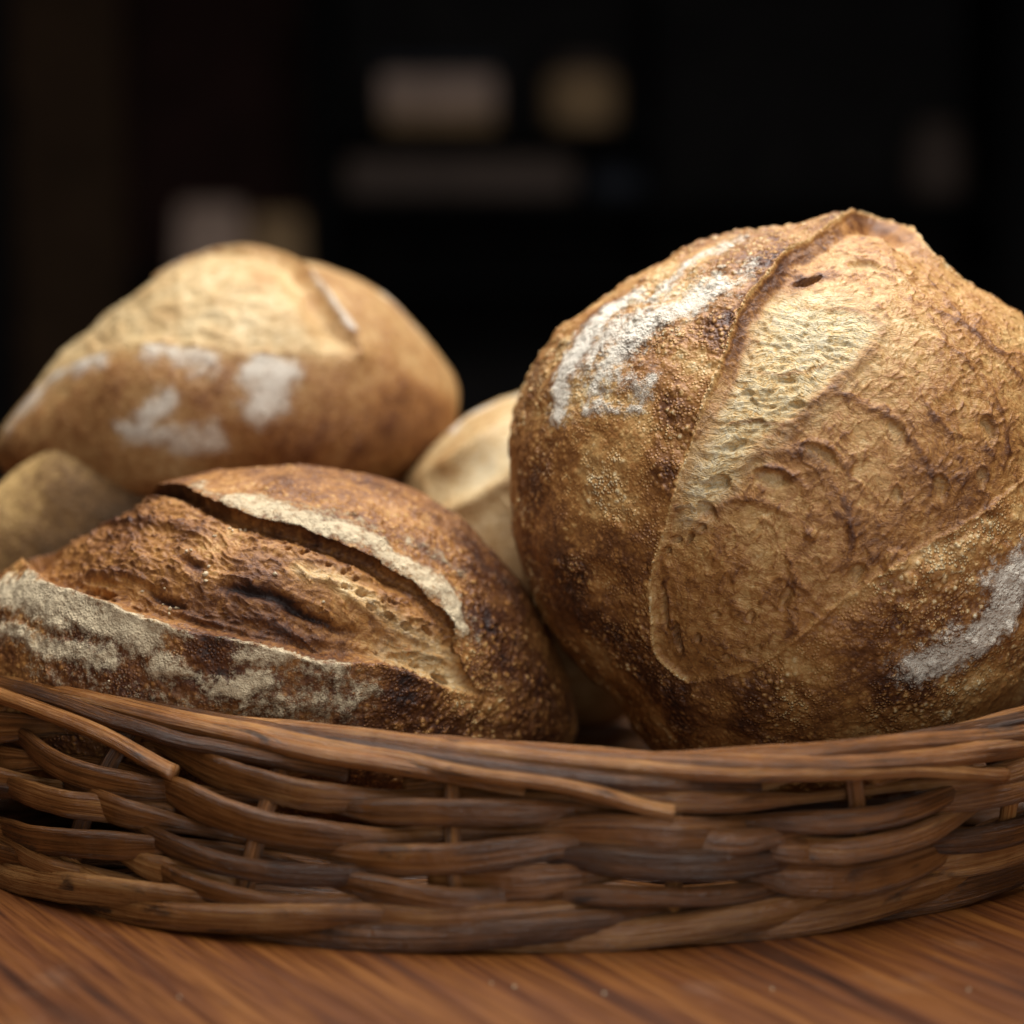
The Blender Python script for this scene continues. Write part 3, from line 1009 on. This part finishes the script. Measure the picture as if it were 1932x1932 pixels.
wq = q + 0.0009 * np.stack([pnoise(S3 * 180), pnoise(S3 * 180 + 50)], 1)
dE, tE, nE = dist_poly(wq, ear)
dB, tB, _ = dist_poly(wq, low)
ins = inside(wq, region)
insf = ins.astype(float)
cr = 1 - insf
big = fbm(S3 * 13, 3)
mid = fbm(S3 * 45, 3)
L.h += 0.0020 * big + 0.0006 * mid
eA = sstep(0.02, 0.16, tE) * (1 - 0.55 * sstep(0.60, 0.80, tE)) * (1 - sstep(0.87, 0.96, tE))
# undercut below the ear, lip lifted and pulled out over it
L.h += insf * eA * (-0.0070 * sstep(0.0001, 0.0012, dE) * (1 - sstep(0.0030, 0.013, dE)))
L.h += cr * eA * (0.0044 * np.exp(-dE / 0.008))
lip = np.exp(-(dE / 0.0028) ** 2) * eA
L.tan += ((cr * np.exp(-dE / 0.0065)) * eA * 0.0052)[:, None] * nE
# lower flap: stands proud of the opening
eB = 1 - sstep(0.80, 0.98, tB)
L.h += cr * eB * (0.0042 * np.exp(-dB / 0.011) * sstep(0, 0.0012, dB)) * (np.abs(dB) < np.abs(dE))
L.h += insf * eB * (-0.0050 * sstep(0, 0.003, dB) * (1 - sstep(0.005, 0.024, dB)))
# opening: fibrous, stretched along the score
an = math.radians(-24)
gx = q[:, 0] * math.cos(an) + q[:, 1] * math.sin(an)
gy = -q[:, 0] * math.sin(an) + q[:, 1] * math.cos(an)
w3 = 0.007 * fbm(S3 * 34, 3)
sw = ridged(np.stack([(gx + w3) * 60, (gy + w3) * 210, P[:, 2] * 15], 1), 3)
hair = ridged(np.stack([(gx + w3) * 170, (gy - w3) * 420, P[:, 2] * 15], 1) + 3, 2)
vein = sstep(0.76, 0.97, sw)
L.h += insf * (0.0012 * (sw - 0.6) + 0.0009 * vein + 0.0005 * (hair - 0.6) + 0.0007 * fbm(S3 * 120, 3))
bake_in = 0.41 + 0.13 * big + 0.17 * mid + 0.13 * vein
crumb_m = np.zeros(len(q))
wqr = wq + 0.0010 * np.stack([pnoise(S3 * 150), pnoise(S3 * 150 + 9)], 1)
for pts, w, hh, a in (
        ([(415, 1106), (460, 1112), (505, 1121), (545, 1137), (602, 1168), (666, 1190)], 9, -0.0036, 0.50),
        ([(268, 1102), (300, 1122), (350, 1142)], 6, -0.0024, 0.35), ([(335, 1046), (360, 1060), (384, 1078)], 6, -0.0022, 0.32),
        ([(178, 1004), (230, 988), (300, 985), (372, 1003), (432, 1024)], 11, 0.0022, 0.22), ([(100, 1085), (180, 1068), (235, 1075), (300, 1090)], 8, 0.0018, 0.18),
        ([(445, 1150), (500, 1170), (570, 1200), (640, 1215)], 10, 0.0020, 0.16), ([(300, 1140), (380, 1165), (470, 1190), (560, 1212)], 6, 0.0018, 0.12),
        ([(550, 1075), (620, 1100), (680, 1140), (740, 1190)], 8, 0.0015, -0.10), ([(710, 1245), (760, 1225), (820, 1235), (870, 1255)], 5, 0.0018, 0.16),
        ([(760, 1262), (800, 1240), (850, 1260)], 4, 0.0012, 0.10), ([(130, 1110), (150, 1100), (170, 1105)], 8, -0.0025, 0.15)):
    d, t, _ = dist_poly(wqr, L.line(pts, 3))
    g = np.exp(-(d / (w * m2)) ** 2) * np.sin(np.pi * np.clip(t, 0.02, 0.98)) ** 0.5 * insf
    L.h += hh * g
    bake_in += a * g
bake_in += 0.14 * eA * np.exp(-(dE / 0.009) ** 2)
# torn porous strip below the ear
tr = L.line([(420, 985), (520, 1020), (600, 1055), (660, 1090), (720, 1130), (780, 1165), (830, 1195)], 5)
d, t, _ = dist_poly(wq, tr)
torn = np.exp(-(d / (22 * m2)) ** 2) * sstep(0, 0.25, t) * insf
f1, rn = worley(np.stack([q[:, 0] * 300, q[:, 1] * 380, P[:, 2] * 10], 1) + 1.0 * np.stack([mid, big, mid], 1))
pore = sstep(0.45, 0.15, f1) * (rn > 0.35)
L.h -= torn * pore * 0.0022
bake_in += torn * (0.10 * pore - 0.02)
pal = np.exp(-(dist_poly(wq, L.line([(560, 1075), (640, 1095), (700, 1135), (760, 1180), (830, 1215), (868, 1240)], 3))[0] / (15 * m2)) ** 2) * insf
crumb_m = np.maximum(crumb_m, 0.55 * pal * (0.5 + hair * 0.5))
bake_in -= 0.18 * pal
tip = (L.blob((800, 1258), 50) + L.blob((850, 1290), 40) + 0.6 * L.blob((740, 1240), 40)) * insf
crumb_m = np.maximum(crumb_m, 0.6 * np.clip(tip, 0, 1))
bake_in -= 0.12 * np.clip(tip, 0, 1)
bake_in += 0.10 * L.blob((220, 1020), 90) + 0.12 * L.blob((480, 1160), 90) - 0.08 * L.blob((420, 1030), 70) - 0.08 * L.blob((620, 1120), 60) + .12 * L.blob((340, 1100), 60)
for px, rx, ry, rot, dep in (((185, 1108), 24, 12, -.2, .003), ((160, 1100), 14, 9, 0, .002), ((835, 1285), 26, 9, -.4, .0035), ((790, 1258), 14, 7, 0, .0015), ((812, 1190), 18, 6, -.6, .003), ((868, 1215), 7, 20, .1, .003),
                             ((700, 1145), 10, 6, -.4, .003), ((735, 1160), 12, 6, -.5, .003), ((770, 1180), 12, 6, -.5, .003), ((680, 1120), 9, 6, -.4, .0025), ((650, 1108), 8, 5, -.4, .0025)):
    L.pit(px, rx, ry, rot, dep, 0.0003)
f2, r2 = worley(S3 * 230)
bub = np.sqrt(np.clip(1 - (f2 / (0.30 + 0.25 * r2)) ** 2, 0, 1)) * (r2 > 0.2)
f3, r3 = worley(S3 * 110 + 7)
bub3 = np.sqrt(np.clip(1 - (f3 / 0.40) ** 2, 0, 1)) * (r3 > 0.75)
patchy = sstep(-0.35, 0.35, fbm(S3 * 30 + 5, 3))
lowright = np.clip(L.blob((850, 1360), 130) + L.blob((960, 1250), 130) + L.blob((1030, 1330), 120), 0, 1)
L.h += cr * (0.00085 * bub * (0.3 + 0.4 * patchy + 0.6 * lowright) + 0.0008 * bub3 * patchy + 0.0008 * fbm(S3 * 80, 2))
bake = 0.55 + 0.20 * big + 0.20 * mid - 0.12 * bub * (0.3 + 0.7 * lowright)
for px, r, a in (((760, 1310), 50, 0.30), ((900, 1340), 110, 0.08), ((1000, 1250), 90, 0.12), ((900, 1150), 50, 0.16), ((600, 930), 120, 0.05), ((820, 990), 100, -0.02), ((400, 1250), 60, 0.22), ((230, 1240), 60, .1),
                 ((150, 1290), 80, 0.15), ((60, 1080), 22, 0.15), ((900, 1060), 80, .08), ((940, 1325), 36, -.2), ((860, 1320), 30, -.15), ((450, 905), 60, -.12)):
    bake += a * L.blob(px, r)
bake = np.where(ins, bake_in, bake)
bake += cr * eB * 0.12 * np.exp(-(dB / 0.004) ** 2) * 0
fl = np.zeros(len(q))
wq3 = q + 0.0052 * np.stack([fbm(S3 * 60 + 3, 4), fbm(S3 * 60 + 33, 4)], 1)
for pts, w, a in (([(450, 940), (510, 955), (560, 970), (640, 996), (705, 1022), (760, 1054), (808, 1090), (846, 1128), (866, 1158), (876, 1180)], 29, 0.95), ([(770, 1010), (830, 1050), (870, 1085)], 16, 0.55), ([(385, 912), (410, 922), (450, 938)], 14, 0.6), ([(560, 950), (640, 970), (720, 1000)], 16, 0.5),
                  ([(-40, 1150), (20, 1120), (70, 1125), (110, 1150), (170, 1165), (230, 1185), (290, 1200)], 42, 1.15), ([(-60, 1200), (0, 1185), (60, 1205), (130, 1235), (200, 1240)], 26, 0.95),
                  ([(230, 1170), (330, 1192), (420, 1213), (500, 1228), (560, 1246), (640, 1256)], 13, 0.85), ([(250, 1220), (280, 1190), (300, 1185)], 24, 0.8), ([(310, 1252), (380, 1265), (440, 1290), (500, 1285)], 28, 1.0), ([(430, 1240), (490, 1235), (530, 1245)], 20, 0.85),
                  ([(470, 1300), (465, 1325)], 14, 0.9), ([(500, 1330), (560, 1325), (640, 1320), (690, 1300)], 36, 0.62), ([(560, 1270), (620, 1280), (680, 1290)], 26, 0.58), ([(60, 1250), (140, 1275), (240, 1300), (330, 1320)], 36, 0.40),
                  ([(300, 1330), (420, 1345), (520, 1365), (640, 1370)], 40, 0.42), ([(1000, 1140), (1020, 1180)], 18, .28), ([(930, 1080), (960, 1110)], 16, .25), ([(640, 905), (720, 925), (800, 965)], 14, .2)):
    d, t, _ = dist_poly(wq3, L.line(pts, 3))
    fl = np.maximum(fl, a * np.exp(-(d / (w * m2)) ** 2))
fl *= cr
for px, r, a in (((395, 1236), 40, .9), ((90, 1095), 18, .5)):
    fl -= a * cr * L.blob(px, r)
fl = np.clip(fl, 0, 2)
# caked flour is thick, lumpy and cracked
f4, r4 = worley(S3 * 130 + 0.8 * np.stack([mid, big, mid], 1))
cake = sstep(0.35, 0.9, fl + 0.45 * fbm(S3 * 160, 3))
L.h += cake * (0.0010 + 0.0010 * fbm(S3 * 110, 3)) * sstep(-.2, .3, fl)
blister = cr * (0.34 + 0.30 * patchy + 0.5 * lowright) + insf * 0.12
earm = (cr > 0.5) & (dE < 0.013) & (tE > 0.05) & (tE < 0.9) & (dE < dB)
L.build('oval_bread_loaf', 0.012, {'along': gx + w3, 'across': gy + w3, 'bake': bake, 'flour': fl, 'crumb': crumb_m, 'blister': blister},
        [('scored_opening', insf), ('ear', earm.astype(float)), ('crust', None)], M_BAT,
        'dark brown oval bread loaf with floury ridges and a lifted ear, front left', 'bread')
# loose crumbs and flour grains lying on the opening
bmc = bmesh.new()
rc = random.Random(4)
grid_px = [(305, 1100), (315, 1140), (325, 1136), (386, 1082), (389, 1095), (258, 1102), (352, 1038), (360, 1036), (432, 992), (438, 1000), (404, 1011), (460, 975), (298, 1132), (312, 1150), (395, 1066), (250, 1330), (207, 1282), (448, 983), (520, 1085), (610, 1135)]
qs = L.pq(grid_px)
for k, c in enumerate(qs):
    i = int(np.argmin(((L.q - c) ** 2).sum(1)))
    p = Vector(L.V[i] + L.nn[i] * 0.0003)
    r = bmesh.ops.create_icosphere(bmc, subdivisions=2, radius=rc.uniform(0.0004, 0.0007) * (1.4 if k in (3, 1, 2) else 1))
    sx, sy, sz = rc.uniform(.7, 1.5), rc.uniform(.7, 1.2), rc.uniform(.6, 1.1)
    for v in r['verts']:
        j = 1 + rc.uniform(-.4, .4)
        v.co = p + Vector((v.co.x * sx * j, v.co.y * sy * j, v.co.z * sz * j))
tf = NT('dry_flour')
tf.put(tf.b.inputs['Base Color'], tf.ramp(tf.noise(tf.new('ShaderNodeTexCoord').outputs['Object'], 900, 3), [(0.3, (0.50, 0.37, 0.2)), (0.7, (0.72, 0.60, 0.42))]))
tf.b.inputs['Roughness'].default_value = 0.95
tag(bm_obj('flour_crumbs', bmc, tf.m, L.root, True), kind='stuff')

# ------------------------------------------------------------------ pale loaf at the back left
PALE = [(0.0, (0.78, 0.62, 0.37)), (0.25, (0.62, 0.43, 0.205)), (0.5, (0.46, 0.26, 0.10)), (0.75, (0.30, 0.135, 0.045)), (1.0, (0.12, 0.04, 0.014))]
M_PALE = bread_material('pale_crust', (0.85, 0.78, 0.66), 0.7, 0.3, PALE, True)
outl = [(872, 745), (865, 790), (840, 850), (800, 890), (740, 930), (600, 985), (440, 1020), (280, 1010), (120, 960), (20, 910), (-25, 860), (-5, 810), (45, 755), (110, 690), (180, 640), (250, 580), (310, 525), (380, 492), (470, 474),
        (560, 490), (640, 512), (720, 550), (780, 605), (830, 660), (860, 705)]
L = Loaf((430, 745), 0.205, outl, 0.100, 0.080, 300)
q, P = L.q, L.P
m2 = K * L.dist / 1932
S3 = P + 15.2
big, mid = fbm(S3 * 16, 3), fbm(S3 * 60, 3)
L.h += 0.002 * big + 0.0008 * mid
up = L.line([(300, 530), (380, 490), (470, 477), (545, 498), (595, 545), (632, 600), (662, 648), (672, 668)])
lo = L.line([(60, 745), (120, 700), (190, 672), (260, 655), (340, 652), (420, 660), (500, 668), (600, 672), (672, 668)])
region = np.vstack([lo, up[::-1], L.pq([(240, 560), (150, 640)])])
dU, tU, _ = dist_poly(q, up)
dO, tO, _ = dist_poly(q, lo)
ins = inside(q, region)
insf = ins.astype(float)
cr = 1 - insf
L.h += insf * (-0.0045 * sstep(0, .006, dU) * (1 - sstep(.008, .022, dU)) * sstep(0, .2, tU) * (1 - sstep(.9, 1, tU)) - 0.0006 * sstep(0, .004, dO) * (1 - sstep(.006, .02, dO)) * (1 - sstep(.7, .95, tO)))
L.h += cr * (0.0045 * np.exp(-dU / .006) + 0.0006 * np.exp(-dO / .008) * (1 - sstep(.7, .95, tO)))
L.h += insf * 0.003 * sstep(0.0, 0.04, np.minimum(dU, dO))
L.h += insf * 0.0016 * ridged(np.stack([q[:, 0] * 70, q[:, 1] * 120, P[:, 2] * 30], 1), 3)
bake = 0.42 + 0.14 * big + 0.18 * mid
for px, r, a in (((770, 800), 130, 0.26), ((560, 860), 120, 0.24), ((160, 760), 110, 0.14), ((400, 740), 110, 0.10), ((700, 640), 100, -0.06), ((330, 880), 90, -.08), ((640, 620), 40, .1), ((40, 850), 70, .15)):
    bake += 1.4 * a * L.blob(px, r)
bi = 0.14 + 0.10 * big + 0.16 * mid + 0.3 * L.blob((500, 530), 42) + 0.22 * L.blob((580, 580), 40) + .1 * L.blob((300, 600), 60) + .25 * np.exp(-(dU / .005) ** 2)
sm_ = sstep(-0.007, 0.007, np.where(ins, 1, -1) * np.minimum(dU, dO) + 0.004 * mid)
bake = bake * (1 - sm_) + bi * sm_
bake += cr * 0.22 * L.blob((648, 640), 26)
fl = np.zeros(len(q))
wq3 = q + 0.007 * np.stack([fbm(S3 * 55 + 3, 4), fbm(S3 * 55 + 33, 4)], 1)
for pts, w, a in (([(480, 700), (550, 690)], 22, 0.9), ([(520, 700), (510, 740), (500, 770)], 24, 1.0), ([(300, 755), (290, 790), (275, 815)], 22, 0.9), ([(225, 810), (280, 825), (350, 838), (410, 835)], 20, 0.85),
                  ([(290, 665), (340, 672), (395, 690)], 18, 0.75), ([(110, 705), (150, 690), (190, 678)], 20, 0.75), ([(20, 800), (45, 770), (80, 735)], 22, 0.6), ([(590, 530), (625, 575), (650, 610)], 14, 0.9),
                  ([(310, 522), (390, 482), (470, 470), (540, 490)], 12, .6), ([(700, 535), (760, 590), (810, 645)], 18, 0.5)):
    d, t, _ = dist_poly(wq3, L.line(pts, 3))
    fl = np.maximum(fl, 1.0 * a * np.exp(-(d / (1.3 * w * m2)) ** 2))
fl = fl * cr + cr * 0.14 * sstep(-.2, .5, fbm(S3 * 30, 3))
L.build('pale_bread_loaf', 0.085, {'along': q[:, 0], 'across': q[:, 1], 'bake': bake, 'flour': fl, 'crumb': insf * 0.15, 'blister': cr * 0.2},
        [('scored_opening', insf), ('crust', None)], M_PALE,
        'pale golden bread loaf with white flour patches, out of focus at the back left', 'bread')


def plain_loaf(name, cpx, y, outl, front, back, N, z0, label, bake0, seed, blobs=(), flour=(), mat=M_PALE, score=None, rough=1.0, group=None, cat='bread', shear=(0, 0)):
    L = Loaf(cpx, y, outl, front, back, N, shear=shear)
    q, P = L.q, L.P
    m2 = K * L.dist / 1932
    S3 = P + seed
    big, mid = fbm(S3 * 16, 3), fbm(S3 * 60, 3)
    L.h += rough * (0.0022 * big + 0.0008 * mid)
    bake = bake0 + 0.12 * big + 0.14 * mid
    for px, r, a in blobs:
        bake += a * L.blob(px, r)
    crumb = np.zeros(len(q))
    if score:
        ln = L.line(score)
        d, t, _ = dist_poly(q, ln)
        e = np.sin(np.pi * np.clip(t, 0.01, .99)) ** .5
        L.h += e * (-0.006 * np.exp(-(d / .010) ** 2) + 0.003 * np.exp(-((d - .013) / .004) ** 2))
        crumb = e * np.exp(-(d / .011) ** 2)
        bake -= 0.2 * crumb
    fl = np.zeros(len(q))
    wq3 = q + 0.005 * np.stack([fbm(S3 * 60 + 3, 3), fbm(S3 * 60 + 33, 3)], 1)
    for pts, w, a in flour:
        d, t, _ = dist_poly(wq3, L.line(pts, 3))
        fl = np.maximum(fl, a * np.exp(-(d / (w * m2)) ** 2))
    parts = [('scored_opening', crumb), ('crust', None)] if score else [('crust', None)]
    L.build(name, z0, {'along': q[:, 0], 'across': q[:, 1], 'bake': bake, 'flour': fl, 'crumb': crumb * .6, 'blister': np.full(len(q), .2)}, parts, mat, label, cat, group)
    return L


# loaf at the left edge, end towards us, shade painted into its crust colour
M_SHADED = bread_material('crust_painted_shade', (0.5, 0.44, 0.33), 0.7, 0.2,
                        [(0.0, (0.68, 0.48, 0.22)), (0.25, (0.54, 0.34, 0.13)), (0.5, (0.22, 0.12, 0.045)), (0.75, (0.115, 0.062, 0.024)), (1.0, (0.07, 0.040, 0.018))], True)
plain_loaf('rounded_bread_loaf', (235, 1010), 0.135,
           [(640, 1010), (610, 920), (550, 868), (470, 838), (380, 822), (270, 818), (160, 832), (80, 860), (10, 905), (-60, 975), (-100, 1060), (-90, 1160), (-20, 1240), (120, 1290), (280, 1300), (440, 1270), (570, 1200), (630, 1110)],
           0.020, 0.085, 200, 0.03, 'bread loaf with pale rim and shade painted dark on its end, far left behind oval loaf', 0.16, 31.0,
           blobs=(((230, 1030), 120, 0.65), ((400, 1060), 110, .3), ((60, 1070), 110, .3)), mat=M_SHADED)

# small loaf seen between the others
plain_loaf('small_bread_loaf', (1010, 985), 0.175,
           [(760, 950), (768, 905), (800, 862), (860, 802), (920, 765), (975, 740), (1060, 725), (1150, 740), (1230, 800), (1260, 900), (1260, 1050), (1250, 1240), (1200, 1350), (1050, 1378), (860, 1340), (790, 1200), (765, 1050)],
           0.085, 0.06, 200, 0.012, 'light golden bread loaf with a floured top, mostly hidden behind the big round loaf', 0.22, 37.0,
           blobs=(((840, 880), 40, 0.30), ((830, 960), 60, .1)), flour=(([(850, 815), (910, 775), (980, 745)], 16, 0.9),),
           score=[(800, 935), (870, 900), (950, 850), (1000, 800)])

# ------------------------------------------------------------------ dark background: rack with goods
def plain(name, col, rough=0.7, var=0.3, scale=12):
    t = NT(name)
    co = t.new('ShaderNodeTexCoord').outputs['Object']
    n = t.noise(co, scale, 4, 0.6)
    t.put(t.b.inputs['Base Color'], t.ramp(n, [(0.3, tuple(c * (1 - var) for c in col)), (0.7, tuple(c * (1 + var) for c in col))]))
    t.b.inputs['Roughness'].default_value = rough
    t.b.inputs['Specular IOR Level'].default_value = 0.12
    t.put(t.b.inputs['Normal'], t.bump(n, 0.002, 0.4))
    return t.m


YB = 2.8
M_WALL = plain('dark_plaster', (0.026, 0.023, 0.022), 0.9)
M_RACK = plain('dark_painted_wood', (0.0045, 0.004, 0.004), 0.7)
M_BROWN = plain('brown_timber', (0.055, 0.029, 0.014), 0.7)
M_RED = plain('dark_red_board', (0.036, 0.015, 0.012), 0.8)
M_PAPER = plain('pale_paper', (0.62, 0.43, 0.33), 0.9, 0.25)
M_KRAFT = plain('kraft_card', (0.52, 0.33, 0.17), 0.9, 0.25)
M_GREY = plain('grey_tin', (0.045, 0.048, 0.060), 0.5, 0.15)
M_TRAY = plain('brown_grey_tray', (0.14, 0.10, 0.08), 0.7, 0.2)

bm = bmesh.new()
bm_box(bm, (-6, YB + 0.42, -1.6), (6, YB + 0.47, 3.0))
tag(bm_obj('back_wall', bm, M_WALL), kind='structure')


def px_box(name, x0, y0, x1, y1, ynear, depth, mat, parent=None, bevel=0.01, taper=0.0):
    a, b = at(x0, y1, ynear), at(x1, y0, ynear)
    c = np.array([(a[0] + b[0]) / 2, ynear + depth / 2, a[2]])
    bm = bmesh.new()
    w, h = (b[0] - a[0]) / 2, b[2] - a[2]
    bm_box(bm, (-w, -depth / 2, 0), (w, depth / 2, h), bevel, 3)
    if taper:
        for v in bm.verts:
            k = 1 - taper * (v.co.z / h)
            v.co.x *= k
            v.co.y *= k
    o = bm_obj(name, bm, mat, parent)
    o.location = c
    return o


rack = empty('bakery_rack', (0, YB + 0.2, -0.6))
tag(rack, 'dark blurred rack with boards behind the basket', 'shelf')


def rack_part(name, x0, y0, x1, y1, yn, dep, mat, bev=0.004):
    o = px_box(name, x0, y0, x1, y1, yn, dep, mat, None, bev)
    o.location = Vector(o.location) - Vector((0, YB + 0.2, -0.6))
    o.parent = rack
    return o


rack_part('shelf_board', 590, 243, 1240, 262, YB, 0.35, M_RACK)
rack_part('shelf_board', 590, 372, 1900, 392, YB, 0.35, M_RACK)
rack_part('shelf_board', 230, 522, 1900, 545, YB, 0.35, M_RACK)
rack_part('upright', 1215, -60, 1240, 1500, YB + .02, 0.3, M_RACK)
rack_part('upright', 598, -60, 620, 1500, YB + .02, 0.3, M_RACK)
rack_part('upright', 1880, -60, 1900, 1500, YB + .02, 0.3, M_RACK)
rack_part('back_panel', 240, -60, 590, 900, YB + .36, 0.02, M_RED)

post = px_box('timber_post', 60, -80, 225, 1500, YB + 0.05, 0.10, M_BROWN, None, 0.01)
tag(post, 'blurred brown timber post at the far left of the dark background', 'post')

box = empty('paper_box', at(828, 243, YB + 0.14))
tag(box, 'blurred pinkish pale box with a grey lid, widest bright shape on the upper shelf', 'box')
for nm, y0, y1, x0, x1, m_ in (('lid', 112, 138, 706, 946, M_GREY), ('body', 139, 214, 716, 936, M_PAPER), ('base_band', 214.5, 243, 718, 938, M_KRAFT)):
    o = px_box(nm, x0, y0, x1, y1, YB + 0.06, 0.16, m_, None, 0.012)
    o.location = Vector(o.location) - box.location
    o.parent = box
tray = px_box('baking_tray', 650, 296, 1085, 372, YB + 0.05, 0.2, M_TRAY, None, 0.012)
tag(tray, 'dim brown grey tray on the shelf below the pale box', 'tray')
bag = px_box('paper_bag', 325, 382, 462, 522, YB + 0.03, 0.12, M_PAPER, None, 0.02, 0.12)
tag(bag, 'blurred pinkish paper bag just above the pale loaf', 'bag')
kb = px_box('brown_carton', 470, 402, 572, 522, YB + 0.06, 0.12, M_KRAFT, None, 0.014, 0.05)
tag(kb, 'small brown carton to the right of the blurred paper bag', 'carton')


def jar(name, cx, ytop, ybot, r_px, ynear, mat, lid_mat, label, cat):
    c = at(cx, ybot, ynear)
    top = at(cx, ytop, ynear)
    r = at(cx + r_px, ybot, ynear)[0] - c[0]
    h = top[2] - c[2]
    root = empty(name, c)
    tag(root, label, cat)
    prof = [(0.0, 0), (0.85, 0), (1, 0.06), (1, 0.62), (0.92, 0.74), (0.7, 0.80)]
    bm = bmesh.new()
    rings = []
    for rr, hh in prof:
        rings.append([bm.verts.new((max(rr, 1e-4) * r * math.cos(t), max(rr, 1e-4) * r * math.sin(t), hh * h)) for t in np.linspace(0, 2 * np.pi, 24, endpoint=False)])
    for a, b in zip(rings, rings[1:]):
        for i in range(24):
            bm.faces.new((a[i], a[(i + 1) % 24], b[(i + 1) % 24], b[i]))
    bm_obj('body', bm, mat, root, True)
    bm = bmesh.new()
    rings = []
    for rr, hh in [(0.0, 0.79), (0.76, 0.79), (0.78, 0.82), (0.78, 0.96), (0.72, 1.0), (0, 1.0)]:
        rings.append([bm.verts.new((max(rr, 1e-4) * r * math.cos(t), max(rr, 1e-4) * r * math.sin(t), hh * h)) for t in np.linspace(0, 2 * np.pi, 24, endpoint=False)])
    for a, b in zip(rings, rings[1:]):
        for i in range(24):
            bm.faces.new((a[i], a[(i + 1) % 24], b[(i + 1) % 24], b[i]))
    bm_obj('lid', bm, lid_mat, root, True)


jar('storage_jar', 1098, 112, 243, 70, YB + 0.12, M_KRAFT, M_TRAY, 'blurred round beige jar to the right of the pale box', 'jar')
jar('storage_tin', 1160, 318, 372, 60, YB + 0.1, M_GREY, M_GREY, 'dim blue grey tin on the middle shelf right of the tray', 'tin')
jar('storage_pot', 1765, 232, 372, 55, YB + 0.14, M_TRAY, M_TRAY, 'faint brownish pot on the shelf at the upper right', 'pot')

# ------------------------------------------------------------------ a few crumbs on the table
bmc = bmesh.new()
rc = random.Random(21)
for k in range(6):
    d = ray(rc.uniform(30, 1900), rc.uniform(1790, 1925))
    p = Vector(CAM + d * (-CAM[2] / d[2]))
    r0 = rc.uniform(0.0002, 0.0005)
    r = bmesh.ops.create_icosphere(bmc, subdivisions=2, radius=r0)
    for v in r['verts']:
        v.co = v.co * (1 + rc.uniform(-.4, .4)) + p + Vector((0, 0, r0 * 0.7))
tag(bm_obj('bread_crumbs', bmc, tf.m, None, True), 'tiny pale bread crumbs scattered on the tabletop in front of the basket', 'crumbs', kind='stuff')
